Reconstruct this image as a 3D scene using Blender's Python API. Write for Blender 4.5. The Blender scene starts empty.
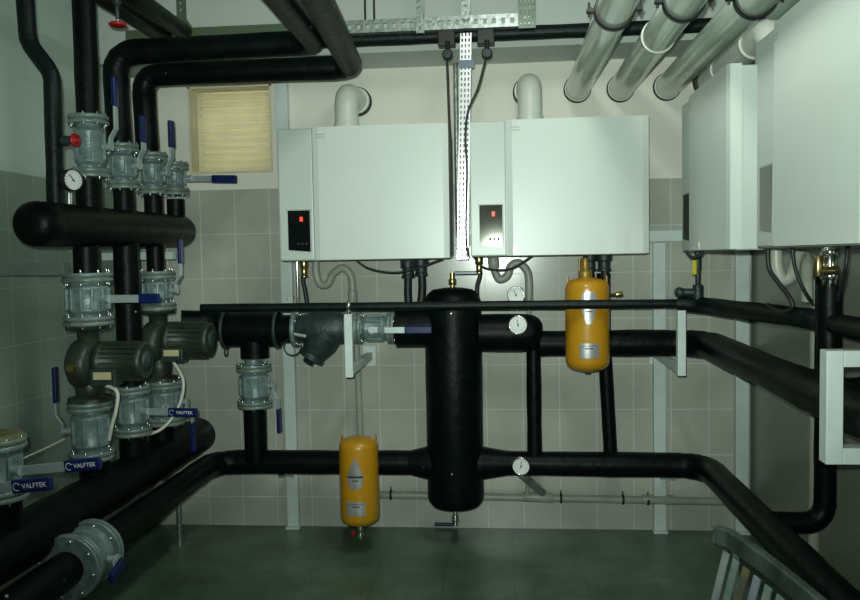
import bpy, bmesh, math, random
from mathutils import Vector, Matrix, Euler
random.seed(7)
PI = math.pi
COL = bpy.context.scene.collection
V = Vector
# ------------------------------------------------------------------ camera
CAM_H = 1.52; FPX = 800.0
yaw, pit, rol = math.radians(5.0), math.radians(3.07), 0.018
fw = V((-math.sin(yaw)*math.cos(pit), math.cos(yaw)*math.cos(pit), -math.sin(pit)))
R0 = V((math.cos(yaw), math.sin(yaw), 0)); U0 = R0.cross(fw)
ri = math.cos(rol)*R0 - math.sin(rol)*U0
up = math.sin(rol)*R0 + math.cos(rol)*U0
camd = bpy.data.cameras.new('camera'); cam = bpy.data.objects.new('camera', camd); COL.objects.link(cam)
M = Matrix((ri, up, -fw)).transposed().to_4x4(); M.translation = (0, 0, CAM_H)
cam.matrix_world = M
camd.sensor_width = 36; camd.lens = 36*FPX/860; camd.clip_start = 0.02
bpy.context.scene.camera = cam
def at(px, py, X=None, Y=None, Z=None):
    """surveying helper: the place in the room seen at a point of the photo, on a known plane"""
    d = fw*FPX + ri*(px-430) - up*(py-300)
    t = X/d.x if X is not None else Y/d.y if Y is not None else (Z-CAM_H)/d.z
    return V((d.x*t, d.y*t, CAM_H + d.z*t))
# ------------------------------------------------------------------ materials
def mat(name, col, rough=.5, metal=0, noise=0, nscale=8, bump=0, bscale=60, emit=None, es=1, coat=0, col2=None, spec=.5):
    m = bpy.data.materials.new(name); m.use_nodes = True
    nt = m.node_tree; b = nt.nodes['Principled BSDF']
    b.inputs['Base Color'].default_value = (*col, 1); b.inputs['Roughness'].default_value = rough
    b.inputs['Metallic'].default_value = metal; b.inputs['Coat Weight'].default_value = coat
    b.inputs['Specular IOR Level'].default_value = spec
    tc = nt.nodes.new('ShaderNodeTexCoord')
    if noise:
        n = nt.nodes.new('ShaderNodeTexNoise'); n.inputs['Scale'].default_value = nscale; n.inputs['Detail'].default_value = 6
        nt.links.new(tc.outputs['Object'], n.inputs['Vector'])
        r = nt.nodes.new('ShaderNodeMix'); r.data_type = 'RGBA'
        c2 = col2 or tuple(c*(1-noise) for c in col)
        r.inputs['A'].default_value = (*col, 1); r.inputs['B'].default_value = (*c2, 1)
        mr = nt.nodes.new('ShaderNodeMapRange'); mr.inputs[1].default_value = .35; mr.inputs[2].default_value = .65
        nt.links.new(n.outputs[0], mr.inputs[0]); nt.links.new(mr.outputs[0], r.inputs['Factor'])
        nt.links.new(r.outputs['Result'], b.inputs['Base Color'])
    if bump:
        n2 = nt.nodes.new('ShaderNodeTexNoise'); n2.inputs['Scale'].default_value = bscale; n2.inputs['Detail'].default_value = 4
        nt.links.new(tc.outputs['Object'], n2.inputs['Vector'])
        bp = nt.nodes.new('ShaderNodeBump'); bp.inputs['Strength'].default_value = bump; bp.inputs['Distance'].default_value = .01
        nt.links.new(n2.outputs[0], bp.inputs['Height']); nt.links.new(bp.outputs[0], b.inputs['Normal'])
    if emit:
        b.inputs['Emission Color'].default_value = (*emit, 1); b.inputs['Emission Strength'].default_value = es
    return m
INS = mat('black_foam_insulation', (.0018, .0052, .0042), .42, noise=.5, nscale=14, bump=.3, bscale=22, spec=.13)
def scuff(m, scale, th):
    nt = m.node_tree; b = nt.nodes['Principled BSDF']; src = b.inputs['Base Color'].links[0].from_socket
    tc = nt.nodes.new('ShaderNodeTexCoord'); n = nt.nodes.new('ShaderNodeTexNoise'); n.inputs['Scale'].default_value = scale; n.inputs['Detail'].default_value = 2; n.inputs['Roughness'].default_value = .4
    nt.links.new(tc.outputs['Object'], n.inputs['Vector'])
    mr = nt.nodes.new('ShaderNodeMapRange'); mr.inputs[1].default_value = th; mr.inputs[2].default_value = th+.015
    mx = nt.nodes.new('ShaderNodeMix'); mx.data_type = 'RGBA'; mx.inputs['B'].default_value = (.34, .40, .34, 1)
    nt.links.new(n.outputs[0], mr.inputs[0]); nt.links.new(mr.outputs[0], mx.inputs['Factor']); nt.links.new(src, mx.inputs['A']); nt.links.new(mx.outputs['Result'], b.inputs['Base Color'])
scuff(INS, 17, .775)
INS2 = mat('dark_wrapped_pipe', (.004, .010, .0085), .45, noise=.4, nscale=10, bump=.3, bscale=30, spec=.22)
IRON = mat('grey_cast_iron', (.21, .29, .285), .38, .15, noise=.35, nscale=25, bump=.25, bscale=80)
IROND = mat('dark_cast_iron', (.035, .058, .055), .42, .15, noise=.4, nscale=25, bump=.3, bscale=90)
PUMPM = mat('olive_pump_paint', (.036, .050, .033), .42, .1, noise=.4, nscale=16, bump=.2, bscale=60)
RUST = mat('yellowed_gasket', (.20, .20, .09), .7, noise=.5, nscale=30)
BOLT = mat('zinc_bolt', (.62, .66, .64), .22, .95)
GALV = mat('galvanised_steel', (.50, .56, .52), .38, .8, noise=.45, nscale=35, bump=.15)
GALVG = mat('green_stained_galvanised', (.10, .16, .12), .5, .4, noise=.5, nscale=9, col2=(.13, .15, .07))
STEEL = mat('plain_steel_lever', (.50, .60, .60), .35, .45, noise=.15)
CHROME = mat('chrome', (.8, .82, .8), .12, 1)
BRASS = mat('brass', (.52, .42, .18), .25, .95, noise=.3, nscale=40)
BLUE = mat('blue_plastic_grip', (.004, .013, .095), .3, noise=.15)
RED = mat('red_plastic', (.42, .012, .012), .35, noise=.15)
WHITEP = mat('white_painted_steel', (.66, .75, .72), .4, noise=.12, nscale=9, bump=.05)
BOILER = mat('boiler_enamel', (.65, .71, .66), .34, noise=.03, nscale=2, coat=.12)
BOILER2 = mat('boiler_casing_grey', (.56, .63, .58), .33, noise=.04, nscale=3)
PANEL = mat('black_gloss_panel', (.004, .006, .006), .12, coat=.6)
PANEL_REFL = mat('panel_painted_reflection', (.075, .08, .06), .07, .5, noise=.5, nscale=6)  # gloss panel with the room's reflection put into its olive colour
LED = mat('red_display_light', (.6, .02, .01), .4, emit=(1, .06, .02), es=1.6)
BADGE = mat('grey_badge', (.38, .42, .40), .4)
YEL = mat('amber_yellow_paint', (.54, .265, .010), .33, noise=.12, nscale=7, bump=.05, bscale=40, coat=.2)
SILV = mat('silver_label_foil', (.62, .64, .64), .3, .6, noise=.25, nscale=20)
INK = mat('dark_print', (.03, .04, .04), .6)
WINK = mat('white_print', (.75, .78, .78), .5)
PVC = mat('grey_pvc', (.40, .42, .35), .4, noise=.25, nscale=9)
PVCW = mat('white_flue_plastic', (.66, .69, .62), .35, noise=.1, nscale=5)
FLUE = mat('greenish_white_flue_pipe', (.50, .60, .50), .2, noise=.25, nscale=4, coat=.4)
RUBBER = mat('black_rubber', (.012, .014, .013), .5, noise=.2)
CABLEW = mat('white_cable_sheath', (.62, .64, .54), .5, noise=.1)
DIAL = mat('white_dial', (.78, .80, .78), .4)
TAG = mat('cream_tag', (.60, .56, .30), .6, noise=.2)
LOUV = mat('cream_louvre_plastic', (.90, .86, .66), .45, noise=.12, nscale=6)
REVEAL = mat('cream_reveal_plaster', (.72, .67, .48), .8, noise=.15, nscale=7)
FOIL = mat('crumpled_foil_tape', (.42, .47, .44), .35, .7, noise=.4, nscale=18, bump=1, bscale=30)

def plaster(name, c1, c2):
    return mat(name, c1, .75, noise=.2, nscale=1.3, bump=.12, bscale=35, col2=c2)
PLB = plaster('warm_plaster', (.84, .80, .72), (.76, .74, .66))
PLG = plaster('grey_plaster', (.55, .59, .55), (.50, .54, .51))
PLL = plaster('left_plaster', (.56, .67, .61), (.51, .62, .56))
def tiles(name, c1, c2, mortar, w, h, z0, x0, rough, axis, ms=.006, bump=.4):
    m = bpy.data.materials.new(name); m.use_nodes = True; nt = m.node_tree; b = nt.nodes['Principled BSDF']
    tc = nt.nodes.new('ShaderNodeTexCoord'); sp = nt.nodes.new('ShaderNodeSeparateXYZ'); cb = nt.nodes.new('ShaderNodeCombineXYZ')
    nt.links.new(tc.outputs['Object'], sp.inputs[0])
    def off(sock, v, dst):
        a = nt.nodes.new('ShaderNodeMath'); a.operation = 'SUBTRACT'; a.inputs[1].default_value = v
        nt.links.new(sock, a.inputs[0]); nt.links.new(a.outputs[0], dst)
    u, v = {'X': (0, 2), 'Y': (1, 2), 'Z': (0, 1)}[axis]
    off(sp.outputs[u], x0, cb.inputs[0]); off(sp.outputs[v], z0, cb.inputs[1])
    br = nt.nodes.new('ShaderNodeTexBrick'); br.offset = 0; br.squash = 1
    br.inputs['Scale'].default_value = 1; br.inputs['Brick Width'].default_value = w; br.inputs['Row Height'].default_value = h
    br.inputs['Mortar Size'].default_value = ms/2; br.inputs['Mortar Smooth'].default_value = .3
    br.inputs['Color1'].default_value = (*c1, 1); br.inputs['Color2'].default_value = (*c2, 1); br.inputs['Mortar'].default_value = (*mortar, 1)
    nt.links.new(cb.outputs[0], br.inputs['Vector'])
    n = nt.nodes.new('ShaderNodeTexNoise'); n.inputs['Scale'].default_value = 3.5; n.inputs['Detail'].default_value = 7
    nt.links.new(tc.outputs['Object'], n.inputs['Vector'])
    mx = nt.nodes.new('ShaderNodeMix'); mx.data_type = 'RGBA'; mx.blend_type = 'MULTIPLY'; mx.inputs['Factor'].default_value = .45
    nt.links.new(br.outputs['Color'], mx.inputs['A'])
    rmp = nt.nodes.new('ShaderNodeMapRange'); rmp.inputs[1].default_value = .3; rmp.inputs[2].default_value = .7; rmp.inputs[3].default_value = .6; rmp.inputs[4].default_value = 1.1
    nt.links.new(n.outputs[0], rmp.inputs[0]); nt.links.new(rmp.outputs[0], mx.inputs['B'])
    nt.links.new(mx.outputs['Result'], b.inputs['Base Color'])
    b.inputs['Roughness'].default_value = rough
    bp = nt.nodes.new('ShaderNodeBump'); bp.inputs['Strength'].default_value = bump; bp.inputs['Distance'].default_value = .003; bp.invert = True
    nt.links.new(br.outputs['Fac'], bp.inputs['Height']); nt.links.new(bp.outputs[0], b.inputs['Normal'])
    return m
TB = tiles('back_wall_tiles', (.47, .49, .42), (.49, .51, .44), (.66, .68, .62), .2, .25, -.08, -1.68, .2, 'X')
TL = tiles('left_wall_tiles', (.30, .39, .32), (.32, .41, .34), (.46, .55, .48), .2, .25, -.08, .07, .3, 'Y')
TR = tiles('shaded_right_wall_tiles', (.26, .29, .23), (.27, .30, .24), (.30, .33, .26), .2, .25, -.08, .10, .3, 'Y', .004)  # same tile as the back wall, shade on this side painted darker
FL = tiles('floor_tiles', (.085, .14, .095), (.10, .155, .10), (.065, .11, .075), .33, .33, .12, .05, .35, 'Z', .006, .25)

for n_ in FL.node_tree.nodes:
    if n_.type == 'TEX_NOISE': n_.inputs['Scale'].default_value = 3.0; n_.inputs['Roughness'].default_value = .7
    if n_.type == 'MIX': n_.inputs['Factor'].default_value = .9
    if n_.type == 'MAP_RANGE': n_.inputs[3].default_value = .45; n_.inputs[4].default_value = 1.3
# translucent louvre slats, glowing from the lamp added behind them
nt_ = LOUV.node_tree; tr_ = nt_.nodes.new('ShaderNodeBsdfTranslucent'); tr_.inputs[0].default_value = (.95, .92, .75, 1)
ms_ = nt_.nodes.new('ShaderNodeMixShader'); ms_.inputs[0].default_value = .35
nt_.links.new(nt_.nodes['Principled BSDF'].outputs[0], ms_.inputs[1]); nt_.links.new(tr_.outputs[0], ms_.inputs[2])
nt_.links.new(ms_.outputs[0], nt_.nodes['Material Output'].inputs[0])

# ------------------------------------------------------------------ mesh building
def frame(d):
    d = d.normalized(); a = V((0, 0, 1)) if abs(d.z) < .9 else V((1, 0, 0))
    u = d.cross(a).normalized(); return u, d.cross(u).normalized()
class MB:
    def __init__(s): s.v = []; s.f = []; s.sm = []
    def add(s, vs, fs, sm=False):
        o = len(s.v); s.v += [V(x) for x in vs]; s.f += [tuple(i+o for i in f) for f in fs]; s.sm += [sm]*len(fs); return s
    def box(s, c, size, rot=None, bev=0):
        c = V(c); h = V(size)/2; bm = bmesh.new(); bmesh.ops.create_cube(bm, size=1)
        for v in bm.verts: v.co = V((v.co.x*size[0], v.co.y*size[1], v.co.z*size[2]))
        if bev: bmesh.ops.bevel(bm, geom=bm.edges[:], offset=bev, segments=3, affect='EDGES', profile=.5)
        bm.verts.index_update()
        vs = [(rot @ v.co if rot else v.co)+c for v in bm.verts]; fs = [[v.index for v in f.verts] for f in bm.faces]; bm.free()
        return s.add(vs, fs)
    def bx(s, a, b, bev=0):
        a, b = V(a), V(b); return s.box((a+b)/2, [abs(b[i]-a[i]) for i in range(3)], bev=bev)
    def lathe(s, o, d, prof, seg=32, cap=True):
        o, d = V(o), V(d).normalized(); u, w = frame(d); vs = []; fs = []
        for t, r in prof:
            for k in range(seg):
                a = 2*PI*k/seg; vs.append(o + d*t + (u*math.cos(a)+w*math.sin(a))*r)
        n = len(prof)
        for i in range(n-1):
            for k in range(seg):
                k2 = (k+1) % seg; fs.append((i*seg+k, (i+1)*seg+k, (i+1)*seg+k2, i*seg+k2))
        s.add(vs, fs, True)
        if cap:
            for i, rev in ((0, 0), (n-1, 1)):
                if prof[i][1] > 1e-4:
                    ring = [vs[i*seg+k] for k in range(seg)]
                    if rev: ring = ring[::-1]
                    s.add(ring, [tuple(range(seg))])
        return s
    def cyl(s, a, b, r, r2=None, seg=24):
        a, b = V(a), V(b); L = (b-a).length; return s.lathe(a, b-a, [(0, r), (L, r if r2 is None else r2)], seg)
    def rcyl(s, a, b, r, e=.004, seg=28):
        a, b = V(a), V(b); L = (b-a).length
        return s.lathe(a, b-a, [(0, r-e), (e*.3, r-e*.3), (e, r), (L-e, r), (L-e*.3, r-e*.3), (L, r-e)], seg)
    def ball(s, c, r, seg=16): return s.lathe(V(c)-V((0, 0, r)), (0, 0, 1), [(r-r*math.cos(PI*i/10), max(r*math.sin(PI*i/10), 1e-5)) for i in range(11)], seg)
    def tube(s, pts, r, bend=0, seg=20, wob=0, rs=None):
        P = [V(p) for p in pts]; path = [P[0]]
        for i in range(1, len(P)-1):
            a, b, c = P[i-1], P[i], P[i+1]; d1 = (a-b); d2 = (c-b); ang = d1.angle(d2)
            if bend <= 0 or ang > 3.1: path.append(b); continue
            t = min(bend/math.tan(ang/2), d1.length*.49, d2.length*.49)
            p0 = b+d1.normalized()*t; p1 = b+d2.normalized()*t; n = 10
            for k in range(n+1):
                q = k/n; path.append(p0*(1-q)**2 + b*2*q*(1-q) + p1*q*q)
        path.append(P[-1])
        if wob:      # the foam swells a little along its length
            fine = [path[0]]
            for a, b in zip(path, path[1:]):
                n = max(1, int((b-a).length/.09))
                for k in range(1, n+1): fine.append(a.lerp(b, k/n))
            path = fine
        d = (path[1]-path[0]).normalized(); u, w = frame(d); vs = []; fs = []
        for i, p in enumerate(path):
            if i == 0: t = (path[1]-p)
            elif i == len(path)-1: t = p-path[i-1]
            else: t = (path[i+1]-p).normalized()+(p-path[i-1]).normalized()
            t.normalize(); q = d.rotation_difference(t); u = q @ u; w = q @ w; d = t
            rr = r*(1+wob*random.uniform(-1, 1)) if not rs else rs[i]
            for k in range(seg):
                a = 2*PI*k/seg; vs.append(p+(u*math.cos(a)+w*math.sin(a))*rr)
        n = len(path)
        for i in range(n-1):
            for k in range(seg):
                k2 = (k+1) % seg; fs.append((i*seg+k, (i+1)*seg+k, (i+1)*seg+k2, i*seg+k2))
        s.add(vs, fs, True); s.add(vs[:seg], [tuple(range(seg))]); s.add(vs[-seg:][::-1], [tuple(range(seg))]); return s
    def curve(s, pts, r, seg=10, n=8):
        P = [V(p) for p in pts]; Q = [P[0]]+P+[P[-1]]; out = []
        for i in range(1, len(Q)-2):
            for k in range(n):
                t = k/n; a, b, c, d = Q[i-1:i+3]
                out.append(.5*((2*b)+(c-a)*t+(2*a-5*b+4*c-d)*t*t+(-a+3*b-3*c+d)*t**3))
        out.append(P[-1]); return s.tube(out, r, 0, seg)
    def prism(s, outline, z0, z1, tf):
        """extrude a 2D outline (u,v) between two heights; tf maps (u,v,h) to a point"""
        n = len(outline); vs = [tf(u, v, z0) for u, v in outline]+[tf(u, v, z1) for u, v in outline]
        fs = [tuple(range(n))[::-1], tuple(range(n, 2*n))]+[(i, (i+1) % n, n+(i+1) % n, n+i) for i in range(n)]
        return s.add(vs, fs)
def mesh_from(mb, name, m, off=V((0, 0, 0))):
    me = bpy.data.meshes.new(name); me.from_pydata([v-off for v in mb.v], [], mb.f); me.materials.append(m)
    bm = bmesh.new(); bm.from_mesh(me); bmesh.ops.recalc_face_normals(bm, faces=bm.faces[:]); bm.to_mesh(me); bm.free()
    me.polygons.foreach_set('use_smooth', mb.sm[:len(me.polygons)]); me.update(); return me
def props(o, label=None, cat=None, group=None, kind=None):
    for k, v in (('label', label), ('category', cat), ('group', group), ('kind', kind)):
        if v: o[k] = v
    return o
def part(name, mb, m, parent, label=None):
    """mesh given in the parent's root frame"""
    root = parent
    off = V((0, 0, 0))
    if not root.get('_local'):
        r = parent
        while r.parent: r = r.parent
        off = V(r.location) if not r.get('_loc') else V((0, 0, 0))
    o = bpy.data.objects.new(name, mesh_from(mb, name, m, off)); COL.objects.link(o); o.parent = parent
    if root.get('_local'): o['_local'] = 1
    if label: o['label'] = label
    return o
def thing(name, label, cat, loc, rot=(0, 0, 0), group=None, local=False):
    o = bpy.data.objects.new(name, None); COL.objects.link(o); o.location = loc; o.rotation_euler = rot
    o.empty_display_size = .05
    if local: o['_local'] = 1
    return props(o, label, cat, group)
def single(name, mb, m, label, cat, group=None):
    xs = [v.x for v in mb.v]; ys = [v.y for v in mb.v]; zs = [v.z for v in mb.v]
    c = V(((min(xs)+max(xs))/2, (min(ys)+max(ys))/2, min(zs)))
    o = bpy.data.objects.new(name, mesh_from(mb, name, m, c)); COL.objects.link(o); o.location = c
    return props(o, label, cat, group)
def struct(name, mb, m, parent=None):
    o = bpy.data.objects.new(name, mesh_from(mb, name, m)); COL.objects.link(o); o['kind'] = 'structure'
    if parent: o.parent = parent
    return o
def copy_part(src, parent, loc=(0, 0, 0)):
    c = src.copy(); COL.objects.link(c); c.parent = parent; c.location = loc; return c
def text(name, s, size, m, parent, loc, rot, label=None):
    cu = bpy.data.curves.new(name, 'FONT'); cu.body = s; cu.size = size; cu.extrude = .0005; cu.align_x = 'CENTER'; cu.align_y = 'CENTER'
    t = bpy.data.objects.new('tmp', cu); COL.objects.link(t)
    dg = bpy.context.evaluated_depsgraph_get(); me = bpy.data.meshes.new_from_object(t.evaluated_get(dg))
    bpy.data.objects.remove(t); me.materials.clear(); me.materials.append(m)
    o = bpy.data.objects.new(name, me); COL.objects.link(o); o.parent = parent; o.location = loc; o.rotation_euler = rot
    return o

# ------------------------------------------------------------------ the room
XL, XR, YB, YF, ZC = -2.10, 1.345, 4.42, -1.6, 3.05
ZT = 1.92                    # top of the wall tiles
BEAMZ, BEAMY = 2.56, 4.08
WX0, WX1, WZ0, WZ1 = -1.735, -1.255, 2.01, 2.50       # ventilation opening
struct('floor', MB().bx((XL-.2, YF-.2, -.1), (XR+.2, YB+.3, 0)), FL)
struct('ceiling', MB().bx((XL-.2, YF-.2, ZC), (XR+.2, YB+.3, ZC+.1)), PLG)
w = MB()
w.bx((XL, YB+.001, ZT), (WX0, YB+.28, ZC)); w.bx((WX1, YB+.001, ZT), (XR+.2, YB+.28, ZC))
w.bx((WX0, YB+.001, ZT), (WX1, YB+.28, WZ0)); w.bx((WX0, YB+.001, WZ1), (WX1, YB+.28, ZC))
struct('wall_back', w, PLB)
struct('trim_1', MB().bx((XL, BEAMY, BEAMZ), (XR, YB, ZC)), PLG)
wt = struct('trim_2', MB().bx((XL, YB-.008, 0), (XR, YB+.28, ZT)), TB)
struct('wall_left', MB().bx((XL-.2, YF, 0), (XL, YB+.28, ZC)), PLL)
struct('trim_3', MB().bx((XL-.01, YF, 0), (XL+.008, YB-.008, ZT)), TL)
struct('wall_right', MB().bx((XR, YF, 0), (XR+.2, YB+.001, ZC)), PLG)
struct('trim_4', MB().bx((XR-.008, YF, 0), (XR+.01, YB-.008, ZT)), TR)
struct('wall_front', MB().bx((XL-.2, YF-.2, 0), (XR+.2, YF, ZC)), PLG)
# louvred vent
wi = struct('window_1', MB().bx((WX0, YB+.26, WZ0), (WX1, YB+.275, WZ1)), REVEAL)
rv = MB()
rv.bx((WX0, YB+.002, WZ0), (WX0+.012, YB+.26, WZ1)); rv.bx((WX1-.012, YB+.002, WZ0), (WX1, YB+.26, WZ1))
rv.bx((WX0, YB+.002, WZ1-.012), (WX1, YB+.26, WZ1)); rv.bx((WX0, YB-.012, WZ0), (WX1, YB+.26, WZ0+.012))
struct('window_reveal', rv, REVEAL, wi)
lv = MB(); n = 11; zz0, zz1 = WZ0+.015, WZ1-.015
lv.bx((WX0+.013, YB+.11, zz0), (WX0+.03, YB+.14, zz1)); lv.bx((WX1-.03, YB+.11, zz0), (WX1-.013, YB+.14, zz1))
for i in range(n):
    z = zz0+(i+.5)*(zz1-zz0)/n; hh = (zz1-zz0)/n
    # overlapping bowed slats
    prof = [(-.5, .000), (-.46, -.022), (-.2, -.026), (.2, -.016), (.5, -.002), (.5, .006), (-.4, .006)]
    lv.prism([(a*hh, b) for a, b in prof], WX0+.03, WX1-.03, lambda u, v, h, z=z: V((h, YB+.125+v, z+u)))
struct('window_louvre', lv, LOUV, wi)

# ------------------------------------------------------------------ generic fittings
_bolts = {}
def bolts(parent, Rb, zs, n=8, size=.008, ph=.2):
    key = round(size, 4)
    first = True
    for z, sgn in zs:
        for k in range(n):
            a = 2*PI*k/n+ph
            if key not in _bolts:
                mb = MB(); mb.lathe((0, 0, -.001), (0, 0, 1), [(0, size), (size*.9, size), (size*1.1, size*.85)], 6); mb.cyl((0, 0, 0), (0, 0, size*1.9), size*.5, seg=8)
                _bolts[key] = mesh_from(mb, 'bolt', BOLT)
            o = bpy.data.objects.new('bolt', _bolts[key]); COL.objects.link(o); o.parent = parent
            o.location = (Rb*math.cos(a), Rb*math.sin(a), z)
            if sgn < 0: o.rotation_euler = (PI, 0, 0)
def valve(loc, L, Rf, label, rot=(0, 0, 0), rb=None, handle=None, group=None, ribs=10, base=0, m=IRON, word=False, knob=False, hpar=None, nb=8):
    """flanged valve, flow along local z, origin at its lower end. handle: (side, direction, arm, grip)"""
    t = thing('flanged_valve', label, 'valve', loc, rot, group, local=True)
    th = .016; off = .006+th*.9; L = L-2*off; rb = rb or Rf*.72
    t.location = V(loc)+Euler(rot).to_matrix() @ V((0, 0, off))
    b = MB()
    b.lathe((0, 0, th), (0, 0, 1), [(0, rb*.92), (L*.08, rb*.92), (L*.11, rb*1.10), (L*.15, rb*1.14), (L*.20, rb*1.06), (L-2*th-L*.20, rb*1.06),
        (L-2*th-L*.15, rb*1.14), (L-2*th-L*.11, rb*1.10), (L-2*th-L*.08, rb*.92), (L-2*th, rb*.92)], 32)
    for k in range(ribs):
        a = 2*PI*k/ribs+.15; c = V((math.cos(a)*rb*1.07, math.sin(a)*rb*1.07, L/2))
        b.box(c, (.020, .012, L*.50), Matrix.Rotation(a, 3, 'Z'), bev=.003)
    part('body', b, m, t)
    for z0, s in ((0, 1), (L-th, -1)):
        f = MB(); f.lathe((0, 0, z0), (0, 0, 1), [(0, Rf-.003), (.003, Rf), (th-.003, Rf), (th, Rf-.003)], 36)
        fo = part('flange', f, m, t)
        zb = th if s > 0 else L-th
        bolts(fo, (Rf*.86), [(zb, s)], nb, max(.005, Rf*.065))
        g = MB(); zz = z0-.006 if s > 0 else z0+th
        g.lathe((0, 0, zz), (0, 0, 1), [(0, Rf*.93), (.006, Rf*.93)], 36); part('gasket', g, RUST, t)
        # counter flange on the pipe side
        g = MB(); zz = -.006-th*.9 if s > 0 else L+.006
        g.lathe((0, 0, zz), (0, 0, 1), [(0, Rf-.002), (.003, Rf), (th*.9-.003, Rf), (th*.9, Rf-.002)], 36); cf = part('counter_flange', g, m, t)
        bolts(cf, (Rf*.86), [(zz if s > 0 else zz+th*.9, -s)], nb, max(.005, Rf*.065))
    if handle:
        side, way, arm, grip = [V(handle[0]).normalized(), V(handle[1]).normalized(), handle[2], handle[3]]
        zc = V((0, 0, L/2)); p0 = zc+side*rb*1.1; p1 = zc+side*(rb*1.1+.035)
        h = MB(); h.cyl(p0, p1, .014, seg=16); h.cyl(p1-side*.006, p1+side*.006, .02, seg=6)
        bowed = abs(side.dot(way)) < .5
        nrm = side if bowed else V((0, -1, 0)) if not hpar else V(hpar)
        if bowed: q = [p1, p1+way*.03, p1+way*.07+side*.025, p1+way*arm+side*.025]
        else: q = [p1-side*.05+nrm*rb*.0, p1+side*.0, p1+way*arm]
        side2 = way.cross(nrm).normalized()
        for a, c in zip(q, q[1:]):
            d = (c-a); X = d.normalized(); Z = (nrm-X*nrm.dot(X)).normalized(); Y = Z.cross(X)
            h.box((a+c)/2, (d.length+.006, .032, .008), Matrix((X, Y, Z)).transposed(), bev=.002)
        ho = part('lever', h, STEEL, t, 'bare steel lever with blue grip')
        g = MB(); e = q[-1]; X = way; Z = (nrm-X*nrm.dot(X)).normalized(); Y = Z.cross(X); Rm = Matrix((X, Y, Z)).transposed()
        g.box(e+way*grip/2, (grip, .040, .018), Rm, bev=.006)
        go = part('grip', g, BLUE, ho, 'blue plastic grip')
        if word: # printed word on the grip
            o = text('grip_lettering', 'VALFTEK', .020, WINK, go, e+way*(grip/2+.012)+Z*.0092, Matrix((X, Y, Z)).transposed().to_euler())
            k = MB()
            for i in range(9):
                a = .6+i*.55; k.ball(e+way*.02+Z*.0092+X*math.cos(a)*.011+Y*math.sin(a)*.011, .0018, 6)
            part('grip_emblem', k, WINK, go)
    if knob:
        k = MB(); p = V((-rb*1.0, -.03, L*.62)); k.lathe(p-V((.035, 0, 0)), (1, 0, 0), [(0, .018), (.004, .026), (.014, .026), (.018, .016), (.05, .010)], 20)
        part('knob', k, RED, t, 'small red hand knob')
    return t
def gauge(c, n, r, label, stem=None, group=None):
    n = V(n).normalized(); c = V(c); t = thing('dial_gauge', label, 'gauge', c, (0, 0, 0), group)
    b = MB(); b.lathe(c-n*.03, n, [(0, r*.85), (.006, r), (.028, r), (.032, r*.97), (.032, r*.9), (.026, r*.89)], 36)
    if stem is not None: b.tube([c-n*.015, V(stem)], .009, seg=10)
    part('case', b, CHROME if r < .06 and not label.startswith('black') else RUBBER, t)
    d = MB(); d.lathe(c-n*.012, n, [(0, r*.89), (.01, r*.89)], 36); do = part('dial', d, DIAL, t)
    u = n.cross(V((0, 0, 1))).normalized()*-1; w_ = V((0, 0, 1)); w_ = (w_-n*w_.dot(n)).normalized()
    k = MB()
    for i in range(13):
        a = math.radians(225-i*22.5); dr = u*math.cos(a)+w_*math.sin(a); X = dr; Y = n.cross(dr)
        k.box(c+dr*r*.72-n*.0015, (r*.16, .0014, .001), Matrix((X, Y, n)).transposed())
    part('scale_marks', k, INK, do)
    k = MB(); a = random.uniform(1.4, 2.4); dr = u*math.cos(a)+w_*math.sin(a)
    k.box(c+dr*r*.2, (r*.8, .003, .0015), Matrix((dr, n.cross(dr), n)).transposed()); k.lathe(c-n*.002, n, [(0, r*.1), (.004, r*.08)], 12)
    part('needle', k, INK, t)
    return t

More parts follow.
